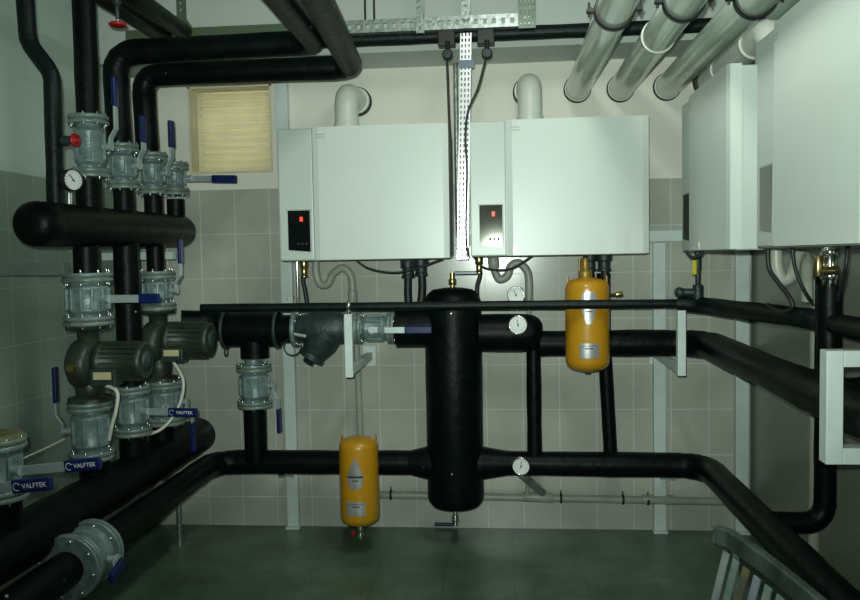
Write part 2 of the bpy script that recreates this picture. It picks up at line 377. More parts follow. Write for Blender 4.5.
# ------------------------------------------------------------------ boilers
def boiler(loc, rotz, W, label, panel=PANEL, led=True, swell=0):
    H, D = .655, .455
    t = thing('wall_boiler', label, 'boiler', loc, (0, 0, rotz), 'wall-hung gas boilers', local=True)
    x0, x1 = -W/2, W/2; sx = x0+.176
    # local: front is at y = 0 and looks along -y, back at y = D
    b = MB(); b.bx((x0+.004, .012, 0), (x1-.004, D, H-.004), bev=.008); part('casing', b, BOILER2, t)
    # hanging rail behind
    b = MB(); b.bx((x0+.1, D, H-.14), (x1-.1, D+.045, H-.10)); b.bx((x0+.1, D, .1), (x1-.1, D+.045, .13)); part('hanging_rail', b, GALV, t)
    s = MB(); s.bx((x0, -.002, .003), (sx-.002, .02, H-.002), bev=.006); so = part('control_strip', s, BOILER2, t)
    # front cover, slightly bowed towards its outer edge
    c = MB(); N = 24; pro = []
    for i in range(N+1):
        q = i/N; x = sx+.002+(x1-sx-.002)*q
        y = -.016
        if q < .01: y = -.008
        y -= .004*math.sin(q*PI)
        if q > .985: y = -.010
        pro.append((x, y))
    pro += [(x1, .03), (sx+.002, .03)]
    c.prism(pro, .004, H, lambda u, v, h: V((u, v, h)))
    part('front_cover', c, BOILER, t)
    p = MB(); p.prism([(x0+.044, .055), (x0+.155, .045), (x0+.155, .250), (x0+.044, .250)][::-1], -.006, .004,
        lambda u, v, h: V((u, h, v))); po = part('control_panel', p, panel, so)
    f = MB(); f.bx((x0+.038, -.0045, .249), (x0+.161, .0, .256)); f.bx((x0+.155, -.0045, .045), (x0+.161, 0, .25)); part('panel_bezel', f, BADGE, so)
    if led:
        l = MB(); l.bx((x0+.105, -.0085, .196), (x0+.119, -.005, .218)); part('indicator_light', l, LED, po, 'glowing red indicator')
        k = MB()
        for i in range(3): k.ball((x0+.095+i*.02, -.008, .085), .006, 10)
        part('dial_button', k, IROND, po)
    bd = MB()
    for j in range(2):
        for i in range(9): bd.bx((sx+.025+i*.0105, -.0172, H-.040-j*.014), (sx+.0335+i*.0105, -.0155, H-.0325-j*.014))
    part('badge', bd, BADGE, t)
    return t
boiler((-.664, 3.92, 1.512), 0, .848, 'white wall boiler left of the cable tray, black panel with red light')
boiler((.288, 3.92, 1.517), 0, .852, 'white wall boiler right of the cable tray, panel with painted reflection', panel=PANEL_REFL)
boiler((.827, 3.325, 1.525), -PI/2, .79, 'white wall boiler on the right wall, farther one beside the corner', led=False)
boiler((.827, 2.265, 1.53), -PI/2, .80, 'large white wall boiler on the right wall nearest the camera', panel=PANEL_REFL, led=False)

# flue elbows of the two back boilers
def elbow_flue(x, z0, y, label, zt=2.38, dx=0):
    t = thing('flue_elbow', label, 'flue elbow', (x, y, z0))
    b = MB(); b.tube([(x, y, z0), (x, y, zt), (x+dx, YB+.02, zt)], .062, .085, 32); part('elbow_pipe', b, PVCW, t)
    b = MB(); b.rcyl((x, y, z0), (x, y, z0+.06), .066, .003, 32); part('socket', b, PVCW, t)
    b = MB(); b.rcyl((x+dx, YB-.035, zt), (x+dx, YB+.001, zt), .078, .004, 36); part('wall_ring', b, RUBBER, t, 'black rubber wall ring')
    b = MB(); b.tube([(x+dx, YB-.055, zt), (x+dx, YB-.036, zt)], .070, seg=32); part('white_ring', b, PVCW, t)
    k = MB(); k.lathe((x-.045, y-.062, z0+.016), (0, -1, 0), [(0, .008), (.006, .008)], 12); part('test_plug', k, RUBBER, t)
    return t
elbow_flue(-.785, 2.168, 4.17, 'white flue elbow rising from the boiler left of the tray', dx=.02)
elbow_flue(.166, 2.172, 4.17, 'white flue elbow rising from the boiler right of the tray', zt=2.40, dx=-.004)

# long horizontal flue pipes along the ceiling
def long_flue(x, z, y0, label, r=.065, clamps=(2.95,), joint=None):
    t = thing('flue_pipe', label, 'flue pipe', (x, y0, z-r), group='flue pipes running out through the back wall')
    b = MB(); b.cyl((x, y0, z), (x, YB+.02, z), r, seg=40); part('pipe', b, FLUE, t)
    b = MB(); b.rcyl((x, YB-.022, z), (x, YB+.001, z), r+.009, .003, 40); part('wall_ring', b, RUBBER, t, 'black wall ring')
    b = MB(); b.lathe((x, YB-.034, z), (0, 1, 0), [(0, r), (.0, r+.004), (.011, r+.004), (.011, r)], 40, False); part('white_ring', b, PVCW, t)
    for cy in clamps:
        b = MB(); b.lathe((x, cy-.018, z), (0, 1, 0), [(0, r+.001), (0, r+.009), (.036, r+.009), (.036, r+.001)], 40, False)
        for sx in (-1, 1):
            b.box((x+sx*(r+.020), cy, z), (.03, .03, .012)); b.cyl((x+sx*(r+.026), cy, z-.02), (x+sx*(r+.026), cy, z+.03), .005, seg=8)
        co = part('clamp', b, RUBBER, t, 'black clamp ring')
        b = MB(); b.cyl((x, cy, z+r+.005), (x, cy, ZC), .006, seg=8); part('hanger_rod', b, GALV, co)
    if joint:
        b = MB(); b.lathe((x, joint, z), (0, 1, 0), [(0, r), (0, r+.005), (.018, r+.005), (.018, r)], 40, False); part('joint_ring', b, PVCW, t)
long_flue(.430, 2.408, -.6, 'grey-green flue pipe overhead, leftmost of the overhead flues', clamps=(3.02,))
long_flue(.658, 2.403, -.6, 'grey-green flue pipe overhead, middle of the three clamped flues', clamps=(2.93,), joint=3.38)
long_flue(.902, 2.403, -.6, 'grey-green flue pipe overhead, third from left beside right boilers', clamps=(2.93,))
t = thing('boiler_flue', 'pale flue pipe running above the right wall boilers', 'flue pipe', (1.115, 3.3, 2.18))
b = MB(); b.tube([(1.115, 3.42, 2.18), (1.115, 3.42, 2.42), (1.115, YB+.02, 2.42)], .062, .085, 32); part('far_elbow', b, PVCW, t)
b = MB(); b.lathe((1.115, 3.62, 2.42), (0, 1, 0), [(0, .062), (0, .072), (.016, .072), (.016, .062)], 36, False); part('joint_ring', b, PVCW, t)
b = MB(); b.lathe((1.115, 4.10, 2.42), (0, 1, 0), [(0, .062), (0, .070), (.010, .070), (.010, .062)], 36, False); part('joint_ring', b, PVCW, t)
b = MB(); b.rcyl((1.115, YB-.035, 2.42), (1.115, YB+.001, 2.42), .080, .004, 36); part('wall_ring', b, RUBBER, t)
t = thing('boiler_flue', 'pale flue elbow and pipe above the nearest right boiler', 'flue pipe', (1.115, 2.3, 2.185))
b = MB(); b.tube([(1.055, 2.3, 2.185), (1.055, 2.3, 2.46), (1.055, 3.2, 2.46)], .062, .085, 32); part('elbow_pipe', b, FLUE, t)

# ------------------------------------------------------------------ white steel support posts
def post(x0, x1, z1, label):
    t = thing('support_post', label, 'post', ((x0+x1)/2, YB-.03, 0), group='white painted support posts on back wall')
    b = MB(); b.bx((x0, YB-.055, .012), (x1, YB-.010, z1), bev=.004); part('post_tube', b, WHITEP, t)
    b = MB(); b.bx((x0-.006, YB-.07, 0), (x1+.006, YB-.010, .012)); part('foot_plate', b, WHITEP, t)
post(-1.215, -1.150, BEAMZ, 'white steel post on the back wall, behind the left boiler')
post(.820, .885, 1.575, 'white steel post on back wall under the short white beam')
post(1.250, 1.318, BEAMZ, 'white steel post standing in the right corner')
b = MB(); b.bx((-1.10, YB-.055, 1.58), (1.255, YB-.010, 1.64), bev=.004)
single('support_beam', b, WHITEP, 'horizontal white steel beam on back wall behind the boilers', 'beam')
b = MB(); b.cyl((-.222, YB-.05, 1.53), (-.222, YB-.05, BEAMZ), .014, seg=16)
single('conduit', b, GALV, 'thin grey conduit on back wall in the gap between boilers', 'conduit')

# ------------------------------------------------------------------ lower and upper mains, separator
ZL, YM = .437, 4.15; RL = .064
ZU = 1.063
def insul(name, pts, r, bend, label, cat='pipe', m=INS, group=None, wob=.035, seg=28):
    return single(name, MB().tube(pts, r, bend, seg, wob), m, label, cat, group)
XLm = -1.545
insul('insulated_pipe', [(-.40, YM, ZL), (XLm, YM, ZL), (XLm, 2.86, ZL)], RL, .16, 'black insulated low pipe bending from back wall to flange at left')
insul('insulated_pipe', [(XLm, 2.66, ZL), (XLm, 1.4, ZL)], RL, 0, 'black insulated pipe stub running off bottom left past the flange')
# butterfly valve on it
t = valve((XLm, 2.66, ZL), .20, .118, 'round grey flanged valve on the low pipe at bottom left', rot=(-PI/2, 0, 0), rb=.095, nb=8, ribs=0,
    handle=((1, 0, 0), (0, .3, -1), .01, .10))
# separator
t = thing('hydraulic_separator', 'tall black insulated cylinder hanging between upper and lower pipes', 'separator', (-.235, YM, .18))
XS = -.245; RS = .148
b = MB(); b.lathe((XS, YM, .205), (0, 0, 1), [(0, .03), (.003, RS*.6), (.012, RS*.85), (.035, RS*.97), (.06, RS), (.5, RS*1.0), (.75, RS*1.008), (.76, RS*1.0), (1.05, RS), (1.09, RS*.98), (1.12, RS*.90), (1.145, RS*.70), (1.155, RS*.3), (1.156, .01)], 48)
part('insulated_shell', b, INS, t)
for z, x1, x2, ra, rb_ in ((ZL, -.50, XS, .064, .083), ):
    b = MB(); b.lathe((-.50, YM, z), (1, 0, 0), [(0, .064), (.02, .065), (.11, .087), (.14, .090), (.27, .090)], 32); part('inlet_cone', b, INS, t)
    b = MB(); b.lathe((.05, YM, z), (-1, 0, 0), [(0, .064), (.03, .066), (.15, .087), (.18, .090), (.29, .090)], 32); part('outlet_cone', b, INS, t)
b = MB(); b.cyl((XS, YM, 1.33), (XS, YM, 1.437), .013, seg=16); b.rcyl((XS, YM, 1.375), (XS, YM, 1.405), .02, .003, 8); ao = part('top_valve', b, BRASS, t)
b = MB(); b.box((XS+.070, YM-.02, 1.435), (.12, .022, .018), bev=.004); part('top_lever', b, BLUE, ao, 'blue lever on top')
b = MB(); b.cyl((XS-.005, YM, .21), (XS-.005, YM, .105), .013, seg=16); b.rcyl((XS-.005, YM, .125), (XS-.005, YM, .155), .02, .003, 8); ao = part('drain_valve', b, CHROME, t)
b = MB(); b.box((XS-.065, YM-.02, .115), (.10, .02, .014), bev=.004); part('drain_lever', b, BLUE, ao)
for x, z in ((XS, 1.215), (XS-.01, .9)):
    pass
b = MB(); b.lathe((XS, YM-RS-.004, 1.235), (0, 1, 0), [(0, .004), (.004, .011), (.01, .011)], 12); part('stud', b, BOLT, t)
XRm = 1.04
insul('insulated_pipe', [(.02, YM, ZL), (XRm, YM, ZL-.008), (XRm, 1.2, ZL-.008)], RL, .17, 'black insulated low return pipe bending forward at the right', wob=.03)
b = MB(); b.lathe((-.11, YM, 1.122), (1, 0, -.01), [(0, .098), (.12, .100), (.22, .099), (.265, .096), (.29, .088), (.31, .074), (.325, .05)], 36)
single('insulated_pipe', b, INS, 'thick black insulated stub right of the separator behind gauge', 'pipe')
insul('insulated_pipe', [(.20, YM, ZU), (1.03, YM, ZU-.003), (1.03, 1.2, ZU-.02)], .068, .20, 'black insulated upper pipe bending forward under right wall boilers', wob=.045)
# left upper inlet into separator
insul('insulated_pipe', [(-.54, YM, 1.155), (-.34, YM, 1.155)], .105, 0, 'thick black insulated stub left of the separator', wob=.02)

# risers
insul('riser_pipe', [(.170, YM+.06, 1.17), (.170, YM+.02, 1.06), (.170, YM, ZL)], .038, .05, 'black insulated vertical pipe between mains, nearer the separator')
a1 = at(607, 270, Y=4.22); a2 = at(613, 450, Y=YM)
insul('riser_pipe', [(.535, 4.2, 1.42), (.535, 4.2, 1.1), (.565, YM+.03, ZL)], .036, .05, 'black insulated vertical pipe behind the yellow tank')
t = thing('riser_pipe', 'black insulated riser elbowing up from low pipe to the right boilers', 'pipe', (1.29, 3.2, .5))
b = MB(); b.tube([(XRm+.02, 3.2, .455), (1.255, 3.2, .450), (1.255, 3.2, 1.42)], .042, .12, 28, .03); part('insulated_run', b, INS, t)
t2 = thing('riser_pipe', 'black insulated riser with brass valve under nearest right boiler', 'pipe', (1.15, 2.9, 1.1))
b = MB(); b.tube([(1.04, 2.82, ZU), (1.115, 2.82, 1.09), (1.115, 2.82, 1.40)], .040, .09, 28, .03); part('insulated_run', b, INS, t2)
b = MB(); b.rcyl((1.115, 2.82, 1.39), (1.115, 2.82, 1.53), .023, .004, 20); b.rcyl((1.115, 2.82, 1.42), (1.115, 2.82, 1.445), .031, .003, 6); b.rcyl((1.115, 2.82, 1.50), (1.115, 2.82, 1.525), .031, .003, 6); part('brass_valve', b, CHROME, t2)
b = MB(); b.rcyl((1.06, 2.80, 1.45), (1.135, 2.80, 1.45), .017, .003, 12); b.rcyl((1.07, 2.80, 1.43), (1.07, 2.80, 1.50), .018, .003, 12); part('side_valve', b, BRASS, t2)
insul('riser_pipe', [(1.05, 2.7, ZU), (1.215, 2.7, ZU+.01), (1.215, 2.7, 1.53)], .034, .06, 'black insulated riser at the right edge under near boiler')
insul('riser_pipe', [(1.20, 2.62, 0.0), (1.20, 2.62, 1.0)], .034, 0, 'black insulated upright at the right edge below white frame')

# thin gas pipe across the front
g0 = at(198, 306, Y=3.83)
insul('gas_pipe', [(-1.47, 3.83, 1.288), (.86, 3.83, 1.282)], .0215, 0, 'thin dark gas pipe running across in front of separator', wob=.04, seg=18, m=INS2)
t = thing('gas_manifold', 'thicker dark gas pipe running forward along the right wall', 'pipe', (.9, 3.6, 1.27))
b = MB(); b.tube([(.83, 3.83, 1.282), (.93, 3.80, 1.275), (1.12, 3.0, 1.272), (1.16, 1.2, 1.262)], .038, .05, 20, .04); part('pipe', b, INS2, t)
b = MB(); b.rcyl((.915, 3.80, 1.28), (.915, 3.80, 1.37), .024, .003, 16); b.rcyl((.83, 3.82, 1.335), (.90, 3.80, 1.335), .018, .003, 16); b.ball((.835, 3.81, 1.335), .025); part('tee_fitting', b, IROND, t)
b = MB(); b.rcyl((.915, 3.80, 1.365), (.915, 3.80, 1.44), .012, .002, 12); b.rcyl((.915, 3.80, 1.44), (.915, 3.80, 1.535), .016, .002, 8); go = part('gas_cock', b, IROND, t)
b = MB(); b.box((.893, 3.772, 1.46), (.020, .012, .085), bev=.004); part('cock_lever', b, mat('yellow_lever', (.62, .55, .02), .4), go, 'yellow lever')
# pipe brackets
def bracket(x, label):
    t = thing('pipe_bracket', label, 'bracket', (x, 3.81, .93), group='white L brackets carrying the gas pipe')
    b = MB(); b.bx((x-.019, 3.79, .945), (x+.019, 3.83, 1.252), bev=.003); part('upright', b, WHITEP, t)
    b = MB(); b.bx((x-.018, 3.83, .955), (x+.018, YB-.009, .995), bev=.003); part('arm', b, WHITEP, t)
    b = MB(); b.lathe((x-.01, 3.83, 1.286), (1, 0, 0), [(0, .0225), (0, .028), (.02, .028), (.02, .0225)], 24, False); b.cyl((x, 3.81, 1.245), (x, 3.81, 1.262), .006, seg=8); part('clip', b, CHROME, t)
    b = MB(); b.bx((x-.035, YB-.016, .92), (x+.035, YB-.009, 1.03)); part('wall_plate', b, WHITEP, t)
bracket(at(349, 340, Y=3.81).x, 'white L bracket holding thin gas pipe, left of the separator')
bracket(at(681, 340, Y=3.81).x, 'white L bracket holding thin gas pipe, at the right post')
# small brackets under the lower main
for px, nm in ((287, 'small grey bracket under low pipe at the left white post'), (667, 'small grey bracket under low pipe at right white post')):
    p = at(px, 482, Y=4.25); b = MB()
    b.bx((p.x-.015, 4.12, ZL-.075), (p.x+.015, YB-.06, ZL-.066)); b.box((p.x, 4.26, ZL-.10), (.028, .26, .008), Matrix.Rotation(-.35, 3, 'X'))
    single('pipe_bracket', b, GALV, nm, 'bracket')
# white frame at the right
b = MB(); fx0 = at(823.5, 400, Y=2.3).x; zt = at(830, 350, Y=2.3).z; zb = at(830, 463, Y=2.3).z; q = .046
b.bx((fx0, 2.28, zb), (fx0+q, 2.33, zt), bev=.003)
b.bx((fx0+q, 2.28, zt-q), (XR-.06, 2.33, zt), bev=.003); b.bx((fx0+q, 2.28, zb), (XR-.06, 2.33, zb+q), bev=.003); b.bx((XR-.06, 2.28, zb-.1), (XR-.009, 2.33, zt+.1), bev=.003)
single('wall_frame', b, WHITEP, 'white square-tube frame around pipes at right edge', 'frame')

# ------------------------------------------------------------------ yellow tanks
def tank(x, y, z0, z1, r, label):
    t = thing('yellow_tank', label, 'tank', (x, y, z0), group='yellow separator tanks')
    h = z1-z0; b = MB(); e = r*.45
    pr = [(0, .012), (.004, r*.45), (.014, r*.75), (e*.6, r*.93), (e, r*.99), (e*1.2, r), (h-e*1.2, r), (h-e, r*.99), (h-e*.6, r*.93), (h-.014, r*.75), (h-.004, r*.42), (h, .012)]
    b.lathe((x, y, z0), (0, 0, 1), pr, 48); part('shell', b, YEL, t)
    def wrap(u, v, hgt): a = u/r-.02; return V((x+math.sin(a)*(r+hgt), y-math.cos(a)*(r+hgt), v))
    def plate(name, outl, m, h0=.0005, h1=.002):
        # split into strips so the plate follows the shell
        mb = MB(); us = [p[0] for p in outl]; n = 12; cols = []
        u0, u1 = min(us), max(us)
        def span(u):
            zs = []
            for (a, za), (c, zc) in zip(outl, outl[1:]+outl[:1]):
                if (a-u)*(c-u) <= 0 and a != c: zs.append(za+(zc-za)*(u-a)/(c-a))
            return min(zs), max(zs)
        for i in range(n+1):
            u = u0+(u1-u0)*(i/n*.998+.001); cols.append((u, *span(u)))
        for (ua, a0, a1), (ub, b0, b1) in zip(cols, cols[1:]):
            vs = [wrap(ua, a0, h0), wrap(ub, b0, h0), wrap(ub, b1, h0), wrap(ua, a1, h0), wrap(ua, a0, h1), wrap(ub, b0, h1), wrap(ub, b1, h1), wrap(ua, a1, h1)]
            mb.add(vs, [(0, 3, 2, 1), (4, 5, 6, 7), (0, 1, 5, 4), (1, 2, 6, 5), (2, 3, 7, 6), (3, 0, 4, 7)])
        return part(name, mb, m, t if m is SILV else name_parent)
    zc = z0+h*(.61)
    if y > 3.975:   # drop with its point upwards
        dr = [(0, .088), (-.010, .075), (-.022, .045), (-.038, .012), (-.044, -.020), (-.036, -.052), (-.018, -.068), (0, -.072), (.018, -.068), (.036, -.052), (.044, -.020), (.038, .012), (.022, .045), (.010, .075)]
    else:
        dr = [(0, -.088), (-.016, -.080), (-.028, -.040), (-.040, -.005), (-.046, .025), (-.036, .055), (-.018, .070), (0, .074), (.018, .070), (.036, .055), (.046, .025), (.040, -.005), (.028, -.040), (.016, -.080)]
        zc = z0+h*.705
    dr = [(a*.97, c+zc) for a, c in dr]
    pl = plate('drop_badge', dr, SILV); name_parent = pl
    plate('badge_print', [(-.040, zc-.012), (.040, zc-.012), (.040, zc-.002), (-.040, zc-.002)], INK, .002, .0026)
    plate('badge_print', [(-.016, zc-.028), (.016, zc-.028), (.016, zc-.023), (-.016, zc-.023)], INK, .002, .0026)
    zr = z0+h*.245
    pl = plate('rating_plate', [(-.047, zr-.036), (.047, zr-.036), (.047, zr+.036), (-.047, zr+.036)], SILV); name_parent = pl
    plate('plate_print', [(-.02, zr+.008), (.022, zr+.008), (.022, zr+.013), (-.02, zr+.013)], INK, .002, .0026)
    plate('plate_print', [(-.034, zr+.022), (.034, zr+.022), (.034, zr+.0245), (-.034, zr+.0245)], INK, .002, .0026)
    for s in (-1, 1):
        b = MB(); b.bx((x+s*r*.88-.003, y-.012, z1-r*.55), (x+s*r*.88+.003, y+.012, z1+.006), bev=.001); part('lifting_lug', b, YEL, t)
    b = MB(); b.rcyl((x, y, z0-(.03 if y > 3.975 else .010)), (x, y, z0+.006), .016, .003, 16); part('bottom_nipple', b, CHROME, t)
    return t
p = at(359, 482, Y=3.98)
t = tank(p.x, 3.985, at(359, 525, Y=3.98).z, at(359, 436, Y=3.98).z, .100, 'yellow tank in front of the low pipe, above the floor')
b = MB(); zb = at(359, 525, Y=3.98).z
b.rcyl((p.x, 3.985, zb-.075), (p.x, 3.985, zb-.025), .012, .002, 12); b.rcyl((p.x-.0, 3.985, zb-.06), (p.x, 3.985, zb-.045), .019, .002, 6); part('drain_cock', b, CHROME, t)
b = MB(); b.box((p.x-.035, 3.975, zb-.042), (.018, .018, .03), bev=.004); part('drain_cap', b, RED, t, 'small red cap')
b = MB()
for sx in (-1, 1): b.tube([(p.x+sx*.06, 3.985, ZL), (p.x+sx*.06, YM, ZL)], .03, seg=16)
part('pipe_connection', b, YEL, t)
p = at(587, 330, Y=3.98)
zt_, zb_ = at(586, 277, Y=3.98).z, at(588, 371, Y=3.98).z
t = tank(p.x, 3.968, zb_, zt_, .107, 'yellow tank behind the thin gas pipe under the boiler')
bpy_lat = None
b = MB(); b.rcyl((p.x-.008, 3.968, zt_-.006), (p.x-.008, 3.968, zt_+.03), .034, .004, 24); b.rcyl((p.x-.008, 3.968, zt_+.03), (p.x-.008, 3.968, zt_+.095), .019, .003, 16); b.cyl((p.x-.035, 3.968, zt_+.03), (p.x-.035, 3.968, zt_+.09), .005, seg=8); part('air_vent', b, mat('dull_brass', (.40, .27, .05), .4, .4, noise=.3), t)
b = MB(); b.tube([(p.x+.10, 3.97, zt_-.09), (p.x+.13, 3.99, zt_-.09), (p.x+.16, 3.99, zt_-.09)], .007, seg=10); b.rcyl((p.x+.14, 3.99, zt_-.09), (p.x+.175, 3.99, zt_-.085), .012, .002, 8); part('side_cock', b, BRASS, t)

# gauges
c = at(518, 325, Y=4.00); gauge(c, (-.1, -1, 0), .048, 'round white dial gauge on thick pipe right of separator', stem=(c.x, 4.06, c.z+.02))
c = at(516, 295, Y=4.10); gauge(c, (-.1, -1, .1), .046, 'round white dial gauge behind the gas pipe under boiler', stem=(c.x, 4.11, c.z-.08))
c = at(521, 466.5, Y=4.04); gauge(c, (-.1, -1, 0), .046, 'round white dial gauge on the low pipe', stem=(c.x, 4.10, c.z))

# ------------------------------------------------------------------ PVC drains
t = thing('drain_pipe', 'grey plastic drain pipe low along the back wall', 'drain pipe', (.4, 4.36, .2))
za = at(390, 495, Y=4.37).z; zb = at(725, 502, Y=4.37).z; xa = at(380, 495, Y=4.37).x; xb = at(728, 502, Y=4.37).x
b = MB(); b.tube([(xa, 4.375, za), (xb, 4.375, zb)], .021, seg=20); part('pipe', b, PVC, t)
for px in (391, 561, 623, 648):
    x = at(px, 498, Y=4.37).x; z = za+(zb-za)*(x-xa)/(xb-xa)
    b = MB(); b.lathe((x-.006, 4.375, z), (1, 0, 0), [(0, .0215), (0, .027), (.012, .027), (.012, .0215)], 20, False); b.cyl((x, 4.375, z+.02), (x, 4.375, z+.045), .004, seg=6)
    part('clip', b, RUBBER, t)
x0 = at(545, 493, Y=4.37).x; x1 = at(561, 493, Y=4.37).x
b = MB(); b.rcyl((x0-.12, 4.375, za-.005), (x0+.05, 4.375, za-.010), .027, .004, 20); part('coupling', b, PVC, t)
b = MB(); b.rcyl((at(640, 0, Y=4.37).x, 4.375, zb+.010), (at(650, 0, Y=4.37).x+.12, 4.375, zb+.006), .026, .004, 20); part('coupling', b, PVC, t)
p0 = at(522, 475, Y=4.30); p1 = at(543, 493, Y=4.37)
b = MB(); b.tube([(p0.x-.01, 4.30, p0.z+.04), p0, p1], .024, .03, 18, .08); part('foil_wrapped_branch', b, FOIL, t, 'branch wrapped in crumpled foil tape')
# condensate trap of the left boiler
t = thing('condensate_trap', 'grey S-shaped plastic trap under boiler left of the tray', 'trap', (-.83, 4.3, .3))
pts = [at(316, 258, Y=4.30), at(316, 272, Y=4.30), at(320, 284, Y=4.30), at(328, 284, Y=4.30), at(333, 274, Y=4.30), at(343, 268, Y=4.30), at(351, 276, Y=4.30), at(352.5, 290, Y=4.30)]
b = MB(); b.curve(pts, .021, 18, 8); part('s_bend', b, PVC, t)
e = pts[-1]; b = MB(); b.tube([e, (e.x+.012, 4.335, .95), (e.x+.02, 4.36, za)], .0185, .05, 18); part('down_pipe', b, PVC, t)
b = MB(); b.rcyl(pts[-1]+V((0, 0, .0)), pts[-1]-V((0, 0, .07)), .026, .004, 20); part('collar', b, PVC, t)
t = thing('condensate_trap', 'grey S-shaped plastic trap under boiler right of the tray', 'trap', (.05, 4.3, 1.2))
pts = [at(493, 256, Y=4.28), at(494, 268, Y=4.28), at(499, 279, Y=4.28), at(507, 276, Y=4.28), at(511, 266, Y=4.28), at(519, 263, Y=4.28), at(527, 271, Y=4.28), at(529, 283, Y=4.28), at(529, 300, Y=4.28)]
b = MB(); b.curve(pts, .022, 18, 8); part('s_bend', b, PVC, t)
b = MB(); b.rcyl(pts[0], pts[1], .03, .004, 20); part('collar', b, PVC, t)
e = pts[-1]; b = MB(); b.tube([e, (e.x, e.y, .5), (e.x-.02, 4.37, za)], .012, .03, 14); part('down_pipe', b, PVC, t)
# right-hand wall trap and soil pipe
t = thing('condensate_trap', 'pale plastic U trap under the nearest right boiler', 'trap', (1.2, 3.2, 1.2))
pts = [at(776, 243, Y=3.0), at(777, 268, Y=3.0), at(783, 280, Y=3.0), at(791, 276, Y=3.0), at(795, 262, Y=3.02), at(800, 252, Y=3.05), at(806, 262, Y=3.1), at(807, 300, Y=3.15)]
b = MB(); b.curve(pts, .022, 18, 8); part('u_bend', b, PVC, t)
p = at(807, 300, Y=3.38); b = MB(); b.cyl((1.29, 3.40, 0), (1.29, 3.40, 1.42), .022, seg=20); b.rcyl((1.29, 3.40, 1.30), (1.29, 3.40, 1.44), .028, .004, 20); b.rcyl((1.29, 3.40, .05), (1.29, 3.40, .12), .028, .004, 20)
single('drain_pipe', b, PVC, 'grey plastic vertical drain pipe on the right wall', 'drain pipe')

# ------------------------------------------------------------------ hoses under the boilers
def hose(pts, r, label, m=RUBBER, cat='hose', fit=True, name='hose', top=.05):
    t = thing(name, label, cat, pts[-1]); b = MB(); b.curve(pts, r, 12, 8); part('hose_line', b, m, t)
    if fit:
        a = V(pts[0]); b = MB(); b.rcyl(a+V((0, 0, .03)), a-V((0, 0, .01)), r*1.9, .002, 8); b.rcyl(a-V((0, 0, .01)), a-V((0, 0, top)), r*1.45, .002, 12); b.rcyl(a-V((0, 0, top+.012)), a-V((0, 0, top)), r*1.8, .002, 6); part('union', b, CHROME if fit is True else fit, t)
    return t
A = lambda px, py, Y=4.15: at(px, py, Y=Y)
hose([A(304, 266), A(303, 280), A(305, 290), A(307, 303)], .012, 'black hose with brass nut under the left boiler corner', fit=BRASS)
b = MB(); p = A(297, 262); b.cyl((p.x, p.y, p.z+.03), (p.x, p.y, A(297, 306).z), .009, seg=12); single('copper_tube', b, CHROME, 'slim bright tube under the left boiler corner', 'tube')
hose([A(408, 266), A(408, 280), A(408, 296), A(410, 318)], .021, 'black hose under left boiler, left of the pair', name='boiler_hose', fit=IROND)
hose([A(421, 264), A(422, 280), A(422, 292), A(420, 310)], .021, 'black hose under left boiler, beside the separator', name='boiler_hose', fit=IROND)
hose([A(479, 262), A(480, 275), A(477, 288), A(478, 312)], .011, 'thin black hose right of the separator top', fit=BRASS)
hose([A(590, 259), A(590, 268), A(592, 282), A(596, 300)], .019, 'black hose with chrome union behind the yellow tank top', name='boiler_hose', fit=IROND)
hose([A(604, 259), A(605, 270), A(605, 280), A(605, 300)], .022, 'black hose with chrome union right of yellow tank', name='boiler_hose', fit=IROND)
def cable(pts, r, label, m=RUBBER, name='cable', cat='cable', group=None): return single(name, MB().curve(pts, r, 8, 8), m, label, cat, group)
C = lambda px, py, Y=4.05: at(px, py, Y=Y)
cable([C(357, 261), C(368, 268), C(385, 272), C(402, 272), C(420, 267), C(443, 259)], .005, 'black cable looping under the boiler left of the tray')
cable([C(473, 256), C(483, 267), C(500, 270), C(515, 267), C(533, 255)], .005, 'black cable looping under the boiler right of the tray')
cable([at(768, 249, Y=2.9), at(769, 268, Y=2.9), at(778, 282, Y=2.9), at(790, 298, Y=2.9), at(792, 308, Y=2.9), at(782, 312, Y=2.95), at(768, 305, Y=3.1)], .008, 'black cable looping down under the near right boiler')
cable([at(792, 246, Y=2.7), at(795, 268, Y=2.7), at(804, 290, Y=2.7), at(812, 302, Y=2.72)], .006, 'thin black cable left of the brass valve')
cable([at(848, 246, Y=2.4), at(845, 270, Y=2.4), at(838, 300, Y=2.5)], .006, 'thin black cable right of the brass valve')
b = MB(); 
for i in range(17):
    pass
pts = [at(686+17*(i/8), 251+7*math.sin(PI*i/8), Y=3.55) for i in range(9)]
cable(pts, .007, 'short black cable loop under the far right boiler')

# ------------------------------------------------------------------ overhead black pipe, tray, hangers
YP = 3.98; zp = at(500, 37, Y=YP).z; zp0 = at(345, 38.5, Y=YP).z
YT = 3.90
def zt_at(px, py): return at(px, py, Y=YT).z
t = thing('overhead_pipe', 'straight dark pipe along the beam behind the cable tray', 'pipe', (0, YP, 2.56))
zc = 2.60
b = MB(); b.tube([(at(122, 40, Y=YP).x+.2, YP, zc), (1.30, YP, zc-.0)], .034, 0, 24, .03); part('pipe_run', b, INS2, t)
for px in (447, 486):
    x = at(px, 45, Y=YP).x
    b = MB(); b.box((x, YP-.02, zc-.02), (.085, .07, .075), bev=.006); part('junction_box', b, RUBBER, t)
